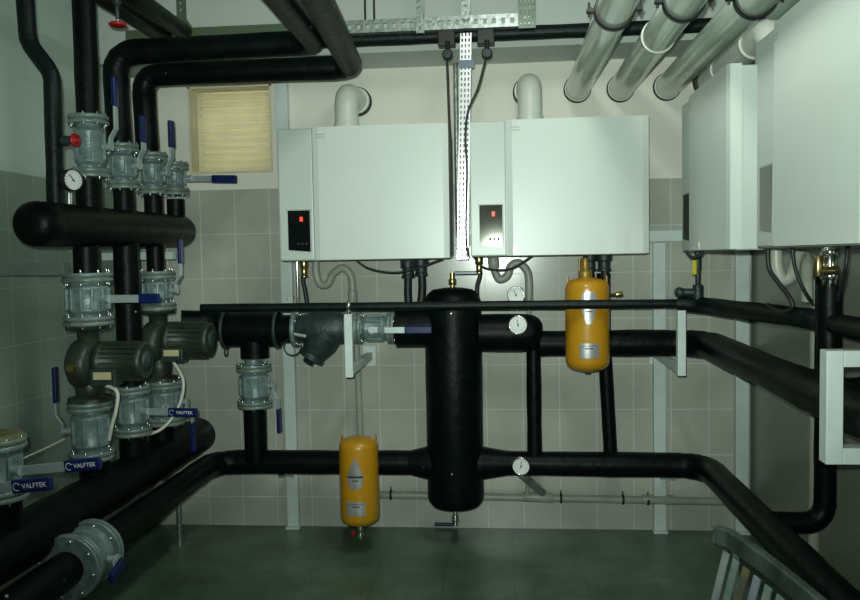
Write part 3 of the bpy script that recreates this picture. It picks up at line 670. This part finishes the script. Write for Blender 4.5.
# two pipes running forward near the ceiling at left
for i, (pa, lab) in enumerate((((108, 0), 'dark overhead pipe at upper left, lower of two diagonals'), ((139, 0), 'dark overhead pipe at upper left, upper of two diagonals'))):
    z = 2.63 + i*.02
    a = at(pa[0], pa[1], Z=z)
    insul('overhead_pipe', [(a.x, 3.94, z), (a.x, -.8, z)], .040, 0, lab, m=INS2, group=None)
a = at(117, 6, Z=2.58)
t = thing('stop_cock', 'dark stop cock with red handwheel hanging under overhead pipe', 'valve', a)
b = MB(); b.lathe(a+V((0, 0, .07)), (0, 0, -1), [(0, .03), (.03, .03), (.035, .018), (.06, .018), (.065, .010), (.125, .007)], 16); part('bonnet', b, IROND, t)
b = MB(); wz = at(115, 25, Y=a.y).z; wc = V((a.x, a.y, wz))
for k in range(24):
    pass
b.lathe(wc+V((0, 0, -.006)), (0, 0, 1), [(0, .03), (.004, .036), (.010, .036), (.014, .03)], 20); part('handwheel', b, RED, t, 'red handwheel')
b = MB(); b.cyl(a+V((0, 0, .02)), wc, .006, seg=8); part('spindle', b, STEEL, t)
# angle-iron tray
t = thing('cable_tray', 'long galvanised angle tray hanging under the beam', 'cable tray', (-.5, YT, 2.6))
x0 = at(126, 36, Y=YT).x; x1 = at(533, 25, Y=YT).x; zl = 2.640
b = MB()
n = 46; L = (x1-x0)/n
for i in range(n):
    xa = x0+i*L
    b.bx((xa, YT-.002, zl-.025), (xa+L, YT+.002, zl-.012)); b.bx((xa, YT-.002, zl+.012), (xa+L, YT+.002, zl+.032))
    b.bx((xa, YT-.002, zl-.012), (xa+L*.55, YT+.002, zl+.012))
b.bx((x0, YT-.002, zl-.029), (x1, YT+.10, zl-.025))
part('slotted_side', b, GALV, t)
b = MB(); b.bx((x0, YT-.006, zl-.026), (at(335, 25, Y=YT).x, YT-.003, zl+.030)); part('stained_cover_strip', b, GALVG, t, 'green-stained strip with a yellow smear')
def hanger(px, w_, label, m=GALV, z0=None, mesh=False):
    x = at(px, 20, Y=YT-.03).x; t = thing('hanger_strip', label, 'hanger', (x, YT-.03, 2.6), group='galvanised hangers carrying the cable tray')
    z0 = z0 or zl-.05; b = MB(); n = int((ZC-z0)/.03)
    for i in range(n):
        z = z0+i*(ZC-z0)/n; dz = (ZC-z0)/n
        b.bx((x-w_/2, YT-.034, z), (x+w_/2, YT-.030, z+dz*.55)); b.bx((x-w_/2, YT-.034, z+dz*.55), (x-w_*.14, YT-.030, z+dz)); b.bx((x+w_*.14, YT-.034, z+dz*.55), (x+w_/2, YT-.030, z+dz))
    for s in (-1, 1): b.bx((x+s*w_/2-.002, YT-.034, z0), (x+s*w_/2+.002, YT-.012, ZC))
    part('strip', b, m, t)
    b = MB(); b.lathe((x, YT-.034, zl+.01), (0, -1, 0), [(0, .009), (.007, .009)], 6); b.lathe((x-.0, YT-.034, zl-.02), (0, -1, 0), [(0, .007), (.006, .007)], 6); part('screw', b, BOLT, t)
    if m is GALVG:
        b = MB(); b.prism([(-.06, 0), (.06, 0), (.015, .07), (-.015, .07)], YT-.037, YT-.034, lambda u, v, h: V((x+u, h, zl+.02+v))); part('gusset', b, m, t)
hanger(181, .036, 'green-stained slotted hanger above the left end of tray', GALVG, zl-.01)
hanger(420, .034, 'slotted galvanised hanger left of the vertical tray')
hanger(466, .038, 'bright slotted hanger directly above the vertical tray', z0=zl+.01)
def perforated(name, x, w_, y, z0, z1, label, m, top=None, rows=3, lean=0, cat='cable tray', flange=.02):
    t = thing(name, label, cat, (x, y, z0)); b = MB()
    nz = int((z1-z0)/.026); dz = (z1-z0)/nz; cw = w_/rows
    for i in range(nz):
        za = z0+i*dz; xo = x+lean*(za-z0)
        b.bx((xo-w_/2, y-.0015, za), (xo+w_/2, y+.0015, za+dz*.42))
        for k in range(rows+1):
            ww = cw*.56 if 0 < k < rows else cw*.28
            xc = xo-w_/2+k*cw; sh = 0
            if k == 0: xc += ww/2
            if k == rows: xc -= ww/2
            b.bx((xc-ww/2, y-.0015, za+dz*.42), (xc+ww/2, y+.0015, za+dz))
    for s in (-1, 1):
        X0 = x+s*w_/2; X1 = X0+lean*(z1-z0); b.add([(X0, y-.002, z0), (X0, y+flange, z0), (X1, y+flange, z1), (X1, y-.002, z1), (X0+.002*s, y-.002, z0), (X0+.002*s, y+flange, z0), (X1+.002*s, y+flange, z1), (X1+.002*s, y-.002, z1)], [(0, 1, 2, 3), (4, 7, 6, 5), (0, 3, 7, 4), (1, 5, 6, 2), (0, 4, 5, 1), (3, 2, 6, 7)])
    part('perforated_channel', b, m, t); return t
GALVB = mat('flash_bright_galvanised', (.82, .82, .84), .28, .75, noise=.2, nscale=30)  # tray's flash reflection put into a whiter metal colour
zt0 = at(462, 259, Y=3.86).z; x0 = at(462.5, 259, Y=3.86).x; xt = at(466, 40, Y=3.86).x; zt1 = at(466, 33, Y=3.86).z
t = perforated('vertical_cable_tray', x0, .050, 3.86, zt0, zt1, 'bright perforated cable tray hanging vertically between the two boilers', GALVB, lean=(xt-x0)/(zt1-zt0))
b = MB(); z_ = at(466, 64, Y=3.85).z; b.bx((xt-.036, 3.852, z_-.018), (xt+.036, 3.857, z_+.02)); part('joint_plate', b, mat('grey_joint_plate', (.10, .13, .17), .4, .6), t)
xm = at(527, 15, Y=3.86).x; zm = at(527, 28, Y=3.86).z
perforated('ceiling_tray_drop', xm, .076, 3.86, zm, ZC, 'wide mesh tray hanging from the ceiling at right end of tray', mat('dull_mesh_galvanised', (.22, .27, .22), .5, .6, noise=.4), rows=4, flange=.03)
for px in (366, 375):
    a = at(px, 28, Y=3.95); b = MB(); b.cyl((a.x, 3.93, 2.66), (a.x, 3.93, ZC), .005, seg=8)
    single('hanger_rod', b, RUBBER, 'thin black hanger rod, %s of the pair above the tray' % ('left' if px == 366 else 'right'), 'rod')
# drop cables with round plugs
for px, py, pts, lab in ((447.5, 55, [(447, 62), (448, 90), (449, 118), (450.5, 145), (451, 200), (451, 257)], 'black drop cable with round plug left of the vertical tray'),
                    (487, 54, [(485, 62), (478, 88), (468, 112), (465.5, 140), (467, 170), (466, 230), (468, 257)], 'black drop cable with round plug right of the vertical tray')):
    Yc = 3.84 if px > 460 else 3.90
    c = at(px, py, Y=YP-.08 if px < 460 else 3.86); t = thing('drop_cable', lab, 'cable', c)
    b = MB(); b.lathe(c+V((0, .03, 0)), (0, -1, 0), [(0, .020), (.004, .026), (.045, .026), (.052, .02)], 20); b.cyl(c+V((0, .01, 0)), c+V((0, .03, .07)), .012, seg=12); part('plug', b, RUBBER, t)
    b = MB(); b.curve([c-V((0, 0, .02))]+[at(a, e, Y=Yc) for a, e in pts], .0055, 8, 8); part('cord', b, RUBBER, t)

# ------------------------------------------------------------------ left header and its valve columns
XH = -1.68; YA, YB2, YC, YD = 3.18, 3.49, 3.80, 4.07
XA = XH-.022; ZH = 1.672; RH = .084
b = MB()
hy0, hy1 = 2.74, 4.16
b.lathe((XH, hy0, ZH-.006), (0, 1, .01), [(0, .012), (.004, RH*.5), (.016, RH*.80), (.035, RH*.96), (.055, RH)] + [(.1+i*.1, RH*(1+.02*math.sin(i*2.1))) for i in range(12)] + [(hy1-hy0-.05, RH), (hy1-hy0-.03, RH*.95), (hy1-hy0-.012, RH*.75), (hy1-hy0-.003, RH*.45), (hy1-hy0, .01)], 40)
single('upper_header', b, INS, 'fat black insulated header cylinder with rounded ends at left', 'header')
ZLH = .555; RLH = .095
b = MB(); b.tube([(XH, 4.28, ZLH), (XH, .6, ZLH)], RLH, 0, 36, .05)
for yy in (YA, YB2, YC, 2.52): b.cyl((XA if yy == YA else XH, yy, ZLH), (XA if yy == YA else XH, yy, .745 if yy < 3 or yy == YB2 else .715), .062, seg=24)
single('lower_header', b, INS, 'fat black insulated lower header running forward at left', 'header')
# top row: header necks
G = 'valves in the row above the upper header'
for yy, r in ((YA, .052), (YB2, .045), (YC, .045), (YD, .045)):
    nm = {YA: 'first', YB2: 'second', YC: 'third', YD: 'fourth'}[yy]
    insul('neck_pipe', [(XH, yy, ZH+.05), (XH, yy, 1.865 if yy == YA else 1.845)], r, 0, 'short black neck on the upper header, %s from the camera' % nm, m=INS, wob=.02)
valve((XH+.01, YA, 1.87), .252, .080, 'tallest grey flanged valve above header, nearest the camera', rb=.052, handle=((1, 0, 0), (0, 0, 1), .16, .12), group=G, ribs=6)
valve((XH, YB2, 1.85), .20, .072, 'grey flanged valve above header, second from the camera', rb=.048, handle=((1, -.2, 0), (0, 0, 1), .10, .12), group=G, ribs=6)
valve((XH, YC, 1.85), .20, .072, 'grey flanged valve above header, third from the camera', rb=.048, handle=((1, -.2, 0), (0, 0, 1), .12, .13), group=G, ribs=6)
valve((XH, YD, 1.865), .17, .072, 'farthest flanged valve above header with lever pointing right', rb=.046, handle=((1, 0, 0), (1, -.15, -.05), .12, .14), group=G, ribs=6)
# pipes above
insul('vertical_pipe', [(XH+.01, YA, 2.10), (XH+.01, YA, ZC)], .046, 0, 'straight black insulated vertical pipe up to the ceiling at left', wob=.03)
zB = at(200, 46, Y=YB2).z; xB = at(317, 50, Y=YB2).x
insul('overhead_pipe', [(XH-.01, YB2, 2.03), (XH-.02, YB2, zB-.015), (xB, YB2, zB-.005), (xB, -.8, zB+.05)], .055, .11, 'black insulated pipe looping overhead, upper of the two loops', wob=.03)
zC = at(200, 73, Y=YC).z; xC = at(352, 66, Y=YC).x
insul('overhead_pipe', [(XH-.02, YC, 2.03), (XH-.03, YC, zC), (xC, YC, zC), (xC+.25, -.8, zC+.10)], .055, .09, 'black insulated pipe looping overhead, lower of the two loops', wob=.03)
# S-bent pipe far left
S = lambda px, py: at(px, py, Y=2.95)
insul('bent_pipe', [S(21, -60), S(28, 42), S(52, 74), S(56, 215)], .032, .11, 'slim dark S-bent pipe down to the header at far left', wob=.03, m=INS2)
c = at(73.5, 180, Y=2.93)
t = gauge(c, (.90, -.45, 0), .042, 'black-rimmed round white gauge above the header at left', stem=(c.x-.03, 2.97, c.z))
b = MB(); b.tube([at(56, 141, Y=2.95), at(76, 141, Y=2.95)], .012, seg=10); b.rcyl(at(62, 141, Y=2.95), at(70, 141, Y=2.95), .02, .003, 8)
t = thing('drain_valve', 'small drain valve with red handwheel on the slim bent pipe', 'valve', at(66, 143, Y=2.95)); part('valve_body', b, IROND, t)
b = MB(); e = at(75, 140, Y=2.93); b.lathe(e, (1, -.30, 0), [(-.008, .010), (-.006, .020), (-.002, .025), (.004, .025), (.008, .019), (.009, .009), (.016, .008)], 20); part('handwheel', b, RED, t, 'red handwheel')
b = MB(); b.cyl(at(69, 204, Y=2.93), at(69, 193, Y=2.93), .012, seg=12); single('gauge_fitting', b, CHROME, 'small bright fitting on header below the gauge', 'fitting')

# mid columns
G2 = 'valves in the row under the upper header'
for yy, nm, r in ((YA, 'nearest', .052), (YC, 'farthest', .043)):
    insul('neck_pipe', [(XA if yy == YA else XH, yy, 1.47), (XA if yy == YA else XH, yy, ZH-.04)], r, 0, 'short black neck hanging under the header, %s' % nm, wob=.02)
valve((XA, YA, 1.265), .215, .100, 'wide ribbed flanged valve under the header, nearest', rb=.074, handle=((1, -.35, 0), (1, -.05, 0), .13, .09), group=G2, ribs=12)
valve((XH, YC, 1.285), .19, .088, 'grey flanged valve under header with raised lever, farther', rb=.060, handle=((1, 0, 0), (0, 0, 1), .13, .12), group=G2)
insul('vertical_pipe', [(XH, YB2, ZH-.04), (XH, YB2, .965)], .056, 0, 'black insulated vertical pipe between the two pumps', wob=.02)
def pump(y, z0, z1, zm, rm, xm, label, blen, XH=XH):
    t = thing('circulation_pump', label, 'pump', (XH, y, z0), group='olive inline circulation pumps')
    b = MB(); h = z1-z0
    b.lathe((XH, y, z0), (0, 0, 1), [(0, .088), (.018, .088), (.02, .055), (h*.25, .06), (h*.45, .052), (h*.7, .040), (h*.9, .043), (h-.02, .054), (h-.018, .085), (h, .085)], 32)
    b.lathe((XH-.10, y, zm-.01), (1, 0, 0), [(.02, .02), (.025, .06), (.05, .098), (.075, .108), (.11, .108), (.13, .095), (.14, .07)], 36)
    part('casing', b, PUMPM, t)
    b = MB(); x0 = XH+.035; b.lathe((x0, y, zm), (1, 0, 0), [(0, rm*.7), (.02, rm*1.04), (.04, rm*1.04), (.045, rm*.93), (blen-.03, rm*.93), (blen-.02, rm*.98), (blen-.004, rm*.95), (blen, rm*.88)], 40)
    for k in range(22):
        a = 2*PI*k/22; b.box((x0+.045+(blen-.07)/2, y+math.cos(a)*rm*.96, zm+math.sin(a)*rm*.96), (blen-.07, rm*.16, .006), Matrix.Rotation(a, 3, 'X'))
    mo = part('motor', b, PUMPM, t)
    b = MB(); b.lathe((x0+blen, y, zm), (1, 0, 0), [(-.005, rm*.55), (.008, rm*.5), (.010, rm*.2), (.014, rm*.12)], 28); part('fan_cap', b, IROND, mo)
    b = MB(); b.box((x0+.07, y-rm*.75, zm-rm*.72), (.11, .07, .07), bev=.006); tb = part('terminal_box', b, IROND, t)
    b = MB(); b.box((x0+.07, y-rm*.75-.036, zm-rm*.60), (.075, .003, .03)); part('name_tag', b, TAG, tb, 'small cream tag')
    b = MB(); b.lathe((XH-.01, y-.0, zm-.01), (0, -1, 0), [(.115, .018), (.13, .018)], 12); part('vent_plug', b, BRASS, t)
    return x0+.07, y-rm*.75-.02, zm-rm*.72-.03
pA = pump(YA, .945, 1.265, 1.112, .080, 0, 'olive green circulation pump with ribbed motor, nearer the camera', .215, XA-.008)
pC = pump(YC, .935, 1.285, 1.135, .088, 0, 'olive green circulation pump with ribbed motor, farther back', .235)
# lower valves
G3 = 'valves standing on the lower header'
valve((XA-.012, YA, .70), .245, .090, 'flanged valve under nearer pump with blue lever raised behind', rb=.066, handle=((-1, -.2, 0), (0, 0, 1), .12, .15), group=G3, ribs=8)
valve((XH, YB2, .735), .225, .086, 'flanged valve between pumps with level blue lever', rb=.062, handle=((1, -.45, 0), (1, -.1, 0), .10, .14), group=G3, ribs=6, word=True)
valve((XH+.02, YC, .72), .215, .098, 'wide flanged valve under the farther pump, lever hanging down', rb=.072, handle=((1, 0, 0), (0, 0, -1), .10, .15), group=G3)
valve((XH+.0, 2.50, .74), .205, .096, 'pale flanged valve at left edge with long lettered lever', rb=.066, handle=((1, -.3, 0), (1, -.10, .12), .165, .13), group=G3, word=True)
valve((XH+.0, 2.22, .755), .205, .096, 'flanged valve off the left edge, its lettered blue grip showing', rb=.066, handle=((1, -.3, 0), (1, -.10, .12), .165, .13), group=G3, word=True)
b = MB(); b.cyl((XH, 2.22, ZLH), (XH, 2.22, .745), .055, seg=24); single('neck_pipe', b, INS, 'short black neck at the left edge under the nearest valve', 'pipe')
for yy, z in ((2.50, .927), (2.22, .927)):
    b = MB(); b.lathe((XH, yy, z+.018), (0, 0, 1), [(0, .085), (.012, .085), (.016, .07)], 32); single('blank_flange', b, RUST, 'yellow-green blank flange on the %s valve at left edge' % ('farther' if yy > 2.4 else 'nearer'), 'flange')
# pump cables
P = lambda px, py, Y: at(px, py, Y=Y)
cable([V(pA), P(117, 392, YA-.12), P(116, 410, YA-.13), P(112, 425, YA-.13), P(109, 440, YA-.12)], .0075, 'white cable hanging from the nearer pump', CABLEW)
cable([V(pC), P(183, 380, YC-.14), P(181, 400, YC-.16), P(172, 418, YC-.2), P(160, 430, YC-.25), P(143, 436, YC-.28)], .0075, 'white cable curving down from the farther pump', CABLEW)
cable([P(64, 439, 3.02), P(48, 447, 2.85), P(24, 458, 2.62)], .003, 'thin white string between the two left valves', CABLEW)
# header supports
b = MB(); b.bx((XL+.009, 3.05, 1.475), (XH-.05, 3.10, 1.525), bev=.003); single('wall_bar', b, mat('dull_grey_bar', (.17, .22, .19), .5, noise=.3), 'grey steel bar from left wall below the header', 'bar')
b = MB(); b.bx((XL+.009, 4.0, ZH-.14), (XH, 4.05, ZH-.10), bev=.003); single('wall_bar', b, WHITEP, 'grey steel bar from left wall at the header far end', 'bar')
p = at(180, 546, Z=0)
t = thing('floor_stand', 'thin grey support stand on the floor under the left headers', 'stand', (p.x, p.y, 0))
b = MB(); b.cyl((p.x, p.y, .008), (p.x, p.y, ZL-.05), .014, seg=14); part('leg_tube', b, GALV, t)
b = MB(); b.bx((p.x-.045, p.y-.045, 0), (p.x+.045, p.y+.045, .008)); part('foot_plate', b, GALV, t)
for yy, lab in ((3.75, 'grey cradle under the lower header, farther'), (3.05, 'grey cradle under the lower header, nearer')):
    b = MB(); b.bx((XH-.30, yy-.02, ZLH-RLH-.045), (XH+.12, yy+.02, ZLH-RLH-.008), bev=.003); b.bx((XL+.009, yy-.02, ZLH-RLH-.045), (XH-.28, yy+.02, ZLH-RLH-.008)); single('header_cradle', b, GALV, lab, 'bracket')

# ------------------------------------------------------------------ strainer line between left and the separator
ZS = 1.155; YS = 4.12
insul('insulated_pipe', [(-1.66, YC+.24, ZS+.045), (-1.48, YS, ZS+.04), (-1.36, YS, ZS+.005)], .066, .06, 'black elbow pipe behind farther pump toward the strainer line')
t = thing('insulated_tee', 'black insulated tee with clamps left of the strainer', 'tee', (-1.2, YS, ZS))
xl = at(226, 325, Y=YS).x; xr = at(278, 325, Y=YS).x; xc = at(254, 325, Y=YS).x
b = MB(); b.tube([(xl, YS, ZS), (xr, YS, ZS)], .094, 0, 28); b.tube([(xl-.1, YS, ZS), (xl, YS, ZS)], .06, seg=24); b.cyl((xc, YS, ZS-.06), (xc, YS, ZS-.15), .075, seg=24); part('tee_body', b, INS, t)
for x in (xl, xr): 
    b = MB(); b.lathe((x-.008, YS, ZS), (1, 0, 0), [(0, .09), (0, .104), (.016, .104), (.016, .09)], 32, False); part('clamp_ring', b, IROND, t)
b = MB(); b.lathe((xl-.0, YS-.02, ZS-.115), (1, 0, 0), [(0, .022), (0, .026), (.006, .026), (.006, .022)], 24, False); part('wire_loop', b, RUBBER, t)
b = MB(); b.tube([(xr, YS, ZS), (at(294, 325, Y=YS).x, YS, ZS)], .075, seg=24); part('spool', b, INS, t)
# strainer
t = thing('y_strainer', 'dark cast-iron strainer with angled leg in the pipe line', 'strainer', (-.95, YS, 1.0))
x0 = at(292, 325, Y=YS).x; x1 = at(352, 325, Y=YS).x
for x in (x0+.01, x1-.03):
    b = MB(); b.lathe((x, YS, ZS), (1, 0, 0), [(0, .085), (0, .098), (.02, .098), (.02, .085)], 32); fo = part('flange', b, IRON, t)
    for k in range(8):
        a = 2*PI*k/8+.2; c = V((x-.004, YS+math.cos(a)*.086, ZS+math.sin(a)*.086)); 
        bb = MB(); bb.rcyl(c, c+V((.034, 0, 0)), .008, .002, 6); part('bolt', bb, BOLT, fo)
xm = (x0+x1)/2
b = MB(); b.lathe((x0+.02, YS, ZS), (1, 0, 0), [(0, .062), (.04, .075), (.10, .092), (x1-x0-.12, .092), (x1-x0-.06, .078), (x1-x0-.03, .062)], 32)
d = V((-.55, -.05, -.83)).normalized(); o = V((xm+.04, YS, ZS))
b.lathe(o, d, [(0, .09), (.09, .088), (.15, .07), (.17, .064), (.171, .072), (.185, .072), (.187, .03), (.215, .03), (.216, .01)], 28); part('strainer_body', b, IROND, t)
b = MB(); b.tube([V((x0+.04, YS-.09, ZS-.02)), V((x0+.10, YS-.13, ZS-.025))], .008, seg=10); part('drain_plug', b, CABLEW, t)
b = MB(); c0 = V((x0+.02, YS-.06, ZS-.085))
b.tube([c0+V((math.cos(2*PI*k/24)*.045, -.02, math.sin(2*PI*k/24)*.045)) for k in range(25)], .0035, seg=8); part('wire_loop', b, RUBBER, t)
# horizontal valve with blue lever
x0 = at(357, 328, Y=YS).x; x1 = at(393, 328, Y=YS).x
valve((x0-.01, YS, ZS), x1-x0+.02, .083, 'flanged valve with level blue lever left of the separator', rot=(0, PI/2, 0), rb=.060, handle=((0, -1, 0), (0, 0, 1), .17, .14), ribs=8)
# branch below tee
xq = at(254, 380, Y=YS).x
zv1 = at(256, 364, Y=YS).z; zv0 = at(256, 407, Y=YS).z
b = MB(); b.cyl((xq, YS, zv1-.01), (xq, YS, ZS-.14), .040, seg=24); b.rcyl((xq, YS, zv1-.01), (xq, YS, zv1+.03), .048, .003, 24)
single('spool_piece', b, IRON, 'short grey spool pipe below the black tee', 'pipe')
valve((xq, YS, zv0), zv1-zv0, .092, 'ribbed flanged valve below tee with lever hanging right', rb=.068, handle=((1, -.1, 0), (0, 0, -1), .12, .13), ribs=12)
insul('vertical_pipe', [(xq, YS, zv0-.01), (xq, YS, ZL+.02)], .060, 0, 'black insulated short pipe below ribbed valve to low pipe', wob=.02)
# small junk on back wall
c = at(288, 297, Y=4.41); b = MB(); b.tube([c, c+V((.03, -.03, -.02))], .012, seg=10); b.tube([c+V((-.03, -.02, .03)), c+V((.04, -.02, -.005))], .007, seg=8); b.ball(c+V((.01, -.03, -.01)), .016)
single('wall_tap', b, BRASS, 'small tarnished tap on the left white post', 'tap')

# ------------------------------------------------------------------ slatted rack at bottom right
t = thing('slatted_rack', 'low grey rack with paint-stained slats at bottom right', 'rack', (.85, 2.6, 0))
ra = at(723, 534, Y=2.90); rb_ = at(838, 624, Y=2.28)
dv = (rb_-ra); hd = V((dv.x, dv.y, 0)).normalized(); nrm = V((0, 0, 1)).cross(hd).normalized()
b = MB(); n = 14
pts = [ra+V((.0, .03, -.025)), ra+V((-.02, .0, -.004))]+[ra.lerp(rb_, i/n)+V((0, 0, .012*math.sin(PI*i/n))) for i in range(1, n+1)]
for a, c in zip(pts, pts[1:]):
    d = c-a; X = d.normalized(); Y = V((0, 0, 1)).cross(X).normalized(); Z = X.cross(Y); b.box((a+c)/2, (d.length+.010, .034, .066), Matrix((X, Y, Z)).transposed(), bev=.008)
part('top_rail', b, mat('worn_grey_rail', (.17, .22, .19), .38, .5, noise=.6, nscale=10, col2=(.07, .10, .09)), t)
cols = [((.42, .48, .46), (.25, .32, .34)), ((.10, .24, .17), (.35, .42, .38)), ((.30, .28, .06), (.12, .13, .10)), ((.45, .50, .50), (.30, .34, .42)), ((.12, .26, .24), (.36, .42, .40)), ((.40, .44, .42), (.12, .22, .34)), ((.30, .36, .33), (.16, .2, .18))]
for i in range(9):
    q = .06+i*.105; p = ra.lerp(rb_, q); c1, c2 = cols[i % 7]
    bot = V((p.x-.10, p.y+.02, .035)); d = bot-p; X = d.normalized(); Y = hd; Z = X.cross(Y).normalized(); Y = Z.cross(X)
    b = MB(); b.box((p+bot)/2+V((0, 0, -.02)), (d.length-.06, .034, .010), Matrix((X, Y, Z)).transposed(), bev=.002)
    part('slat', b, mat('painted_slat', c1, .5, noise=.5, nscale=9, col2=c2), t)
b = MB(); a = V((ra.x-.10, ra.y+.02, .02)); c = V((rb_.x-.10, rb_.y+.02, .02)); d = c-a; X = d.normalized(); Y = V((0, 0, 1)).cross(X)
b.box((a+c)/2, (d.length+.06, .03, .04), Matrix((X, Y, V((0, 0, 1)))).transposed(), bev=.004); part('bottom_rail', b, IRON, t)
b = MB(); b.box((ra+V((.02, .0, 0))+V((ra.x+.02, ra.y, .0)))/2*1.0, (.02, .02, ra.z), bev=.003); b.v = [V((v.x, v.y, v.z)) for v in b.v]
b = MB(); b.bx((ra.x+.03, ra.y-.02, 0), (ra.x+.05, ra.y, ra.z-.01)); part('leg', b, IRON, t)
b = MB(); b.bx((rb_.x+.0, rb_.y, 0), (rb_.x+.02, rb_.y+.02, rb_.z-.01)); part('leg', b, IRON, t)

# ------------------------------------------------------------------ light
def area(name, loc, rot, sx, sy, e, col):
    l = bpy.data.lights.new(name, 'AREA'); l.shape = 'RECTANGLE'; l.size = sx; l.size_y = sy; l.energy = e; l.color = col
    o = bpy.data.objects.new(name, l); COL.objects.link(o); o.location = loc; o.rotation_euler = rot
    return o
area('ceiling_fill', (.15, 2.2, ZC-.06), (0, 0, 0), .25, 1.1, 24, (.93, 1, .93))  # added overhead fill light, no fitting modelled
area('louvre_backlight', ((WX0+WX1)/2, YB+.25, (WZ0+WZ1)/2), (-PI/2, 0, 0), .42, .42, 1.0, (.95, 1, .95))  # lamp added inside the closed recess to brighten the slats
fl = bpy.data.lights.new('camera_flash', 'SPOT'); fl.energy = 330; fl.color = (.86, 1, .90); fl.shadow_soft_size = .015; fl.spot_size = math.radians(92); fl.spot_blend = 1
fo = bpy.data.objects.new('camera_flash', fl); COL.objects.link(fo); fo.location = (-.03, -.02, CAM_H+.06)
fo.rotation_euler = (fw+V((.08, 0, .22))).to_track_quat('-Z', 'Y').to_euler()
wd = bpy.data.worlds.new('world'); bpy.context.scene.world = wd; wd.use_nodes = True
wd.node_tree.nodes['Background'].inputs[0].default_value = (.45, .80, .62, 1); wd.node_tree.nodes['Background'].inputs[1].default_value = .04
for o in bpy.data.objects:
    if '_local' in o: del o['_local']
vs = bpy.context.scene.view_settings
vs.view_transform = 'Standard'; vs.look = 'None'; vs.gamma = 1; vs.exposure = 0; vs.use_curve_mapping = False
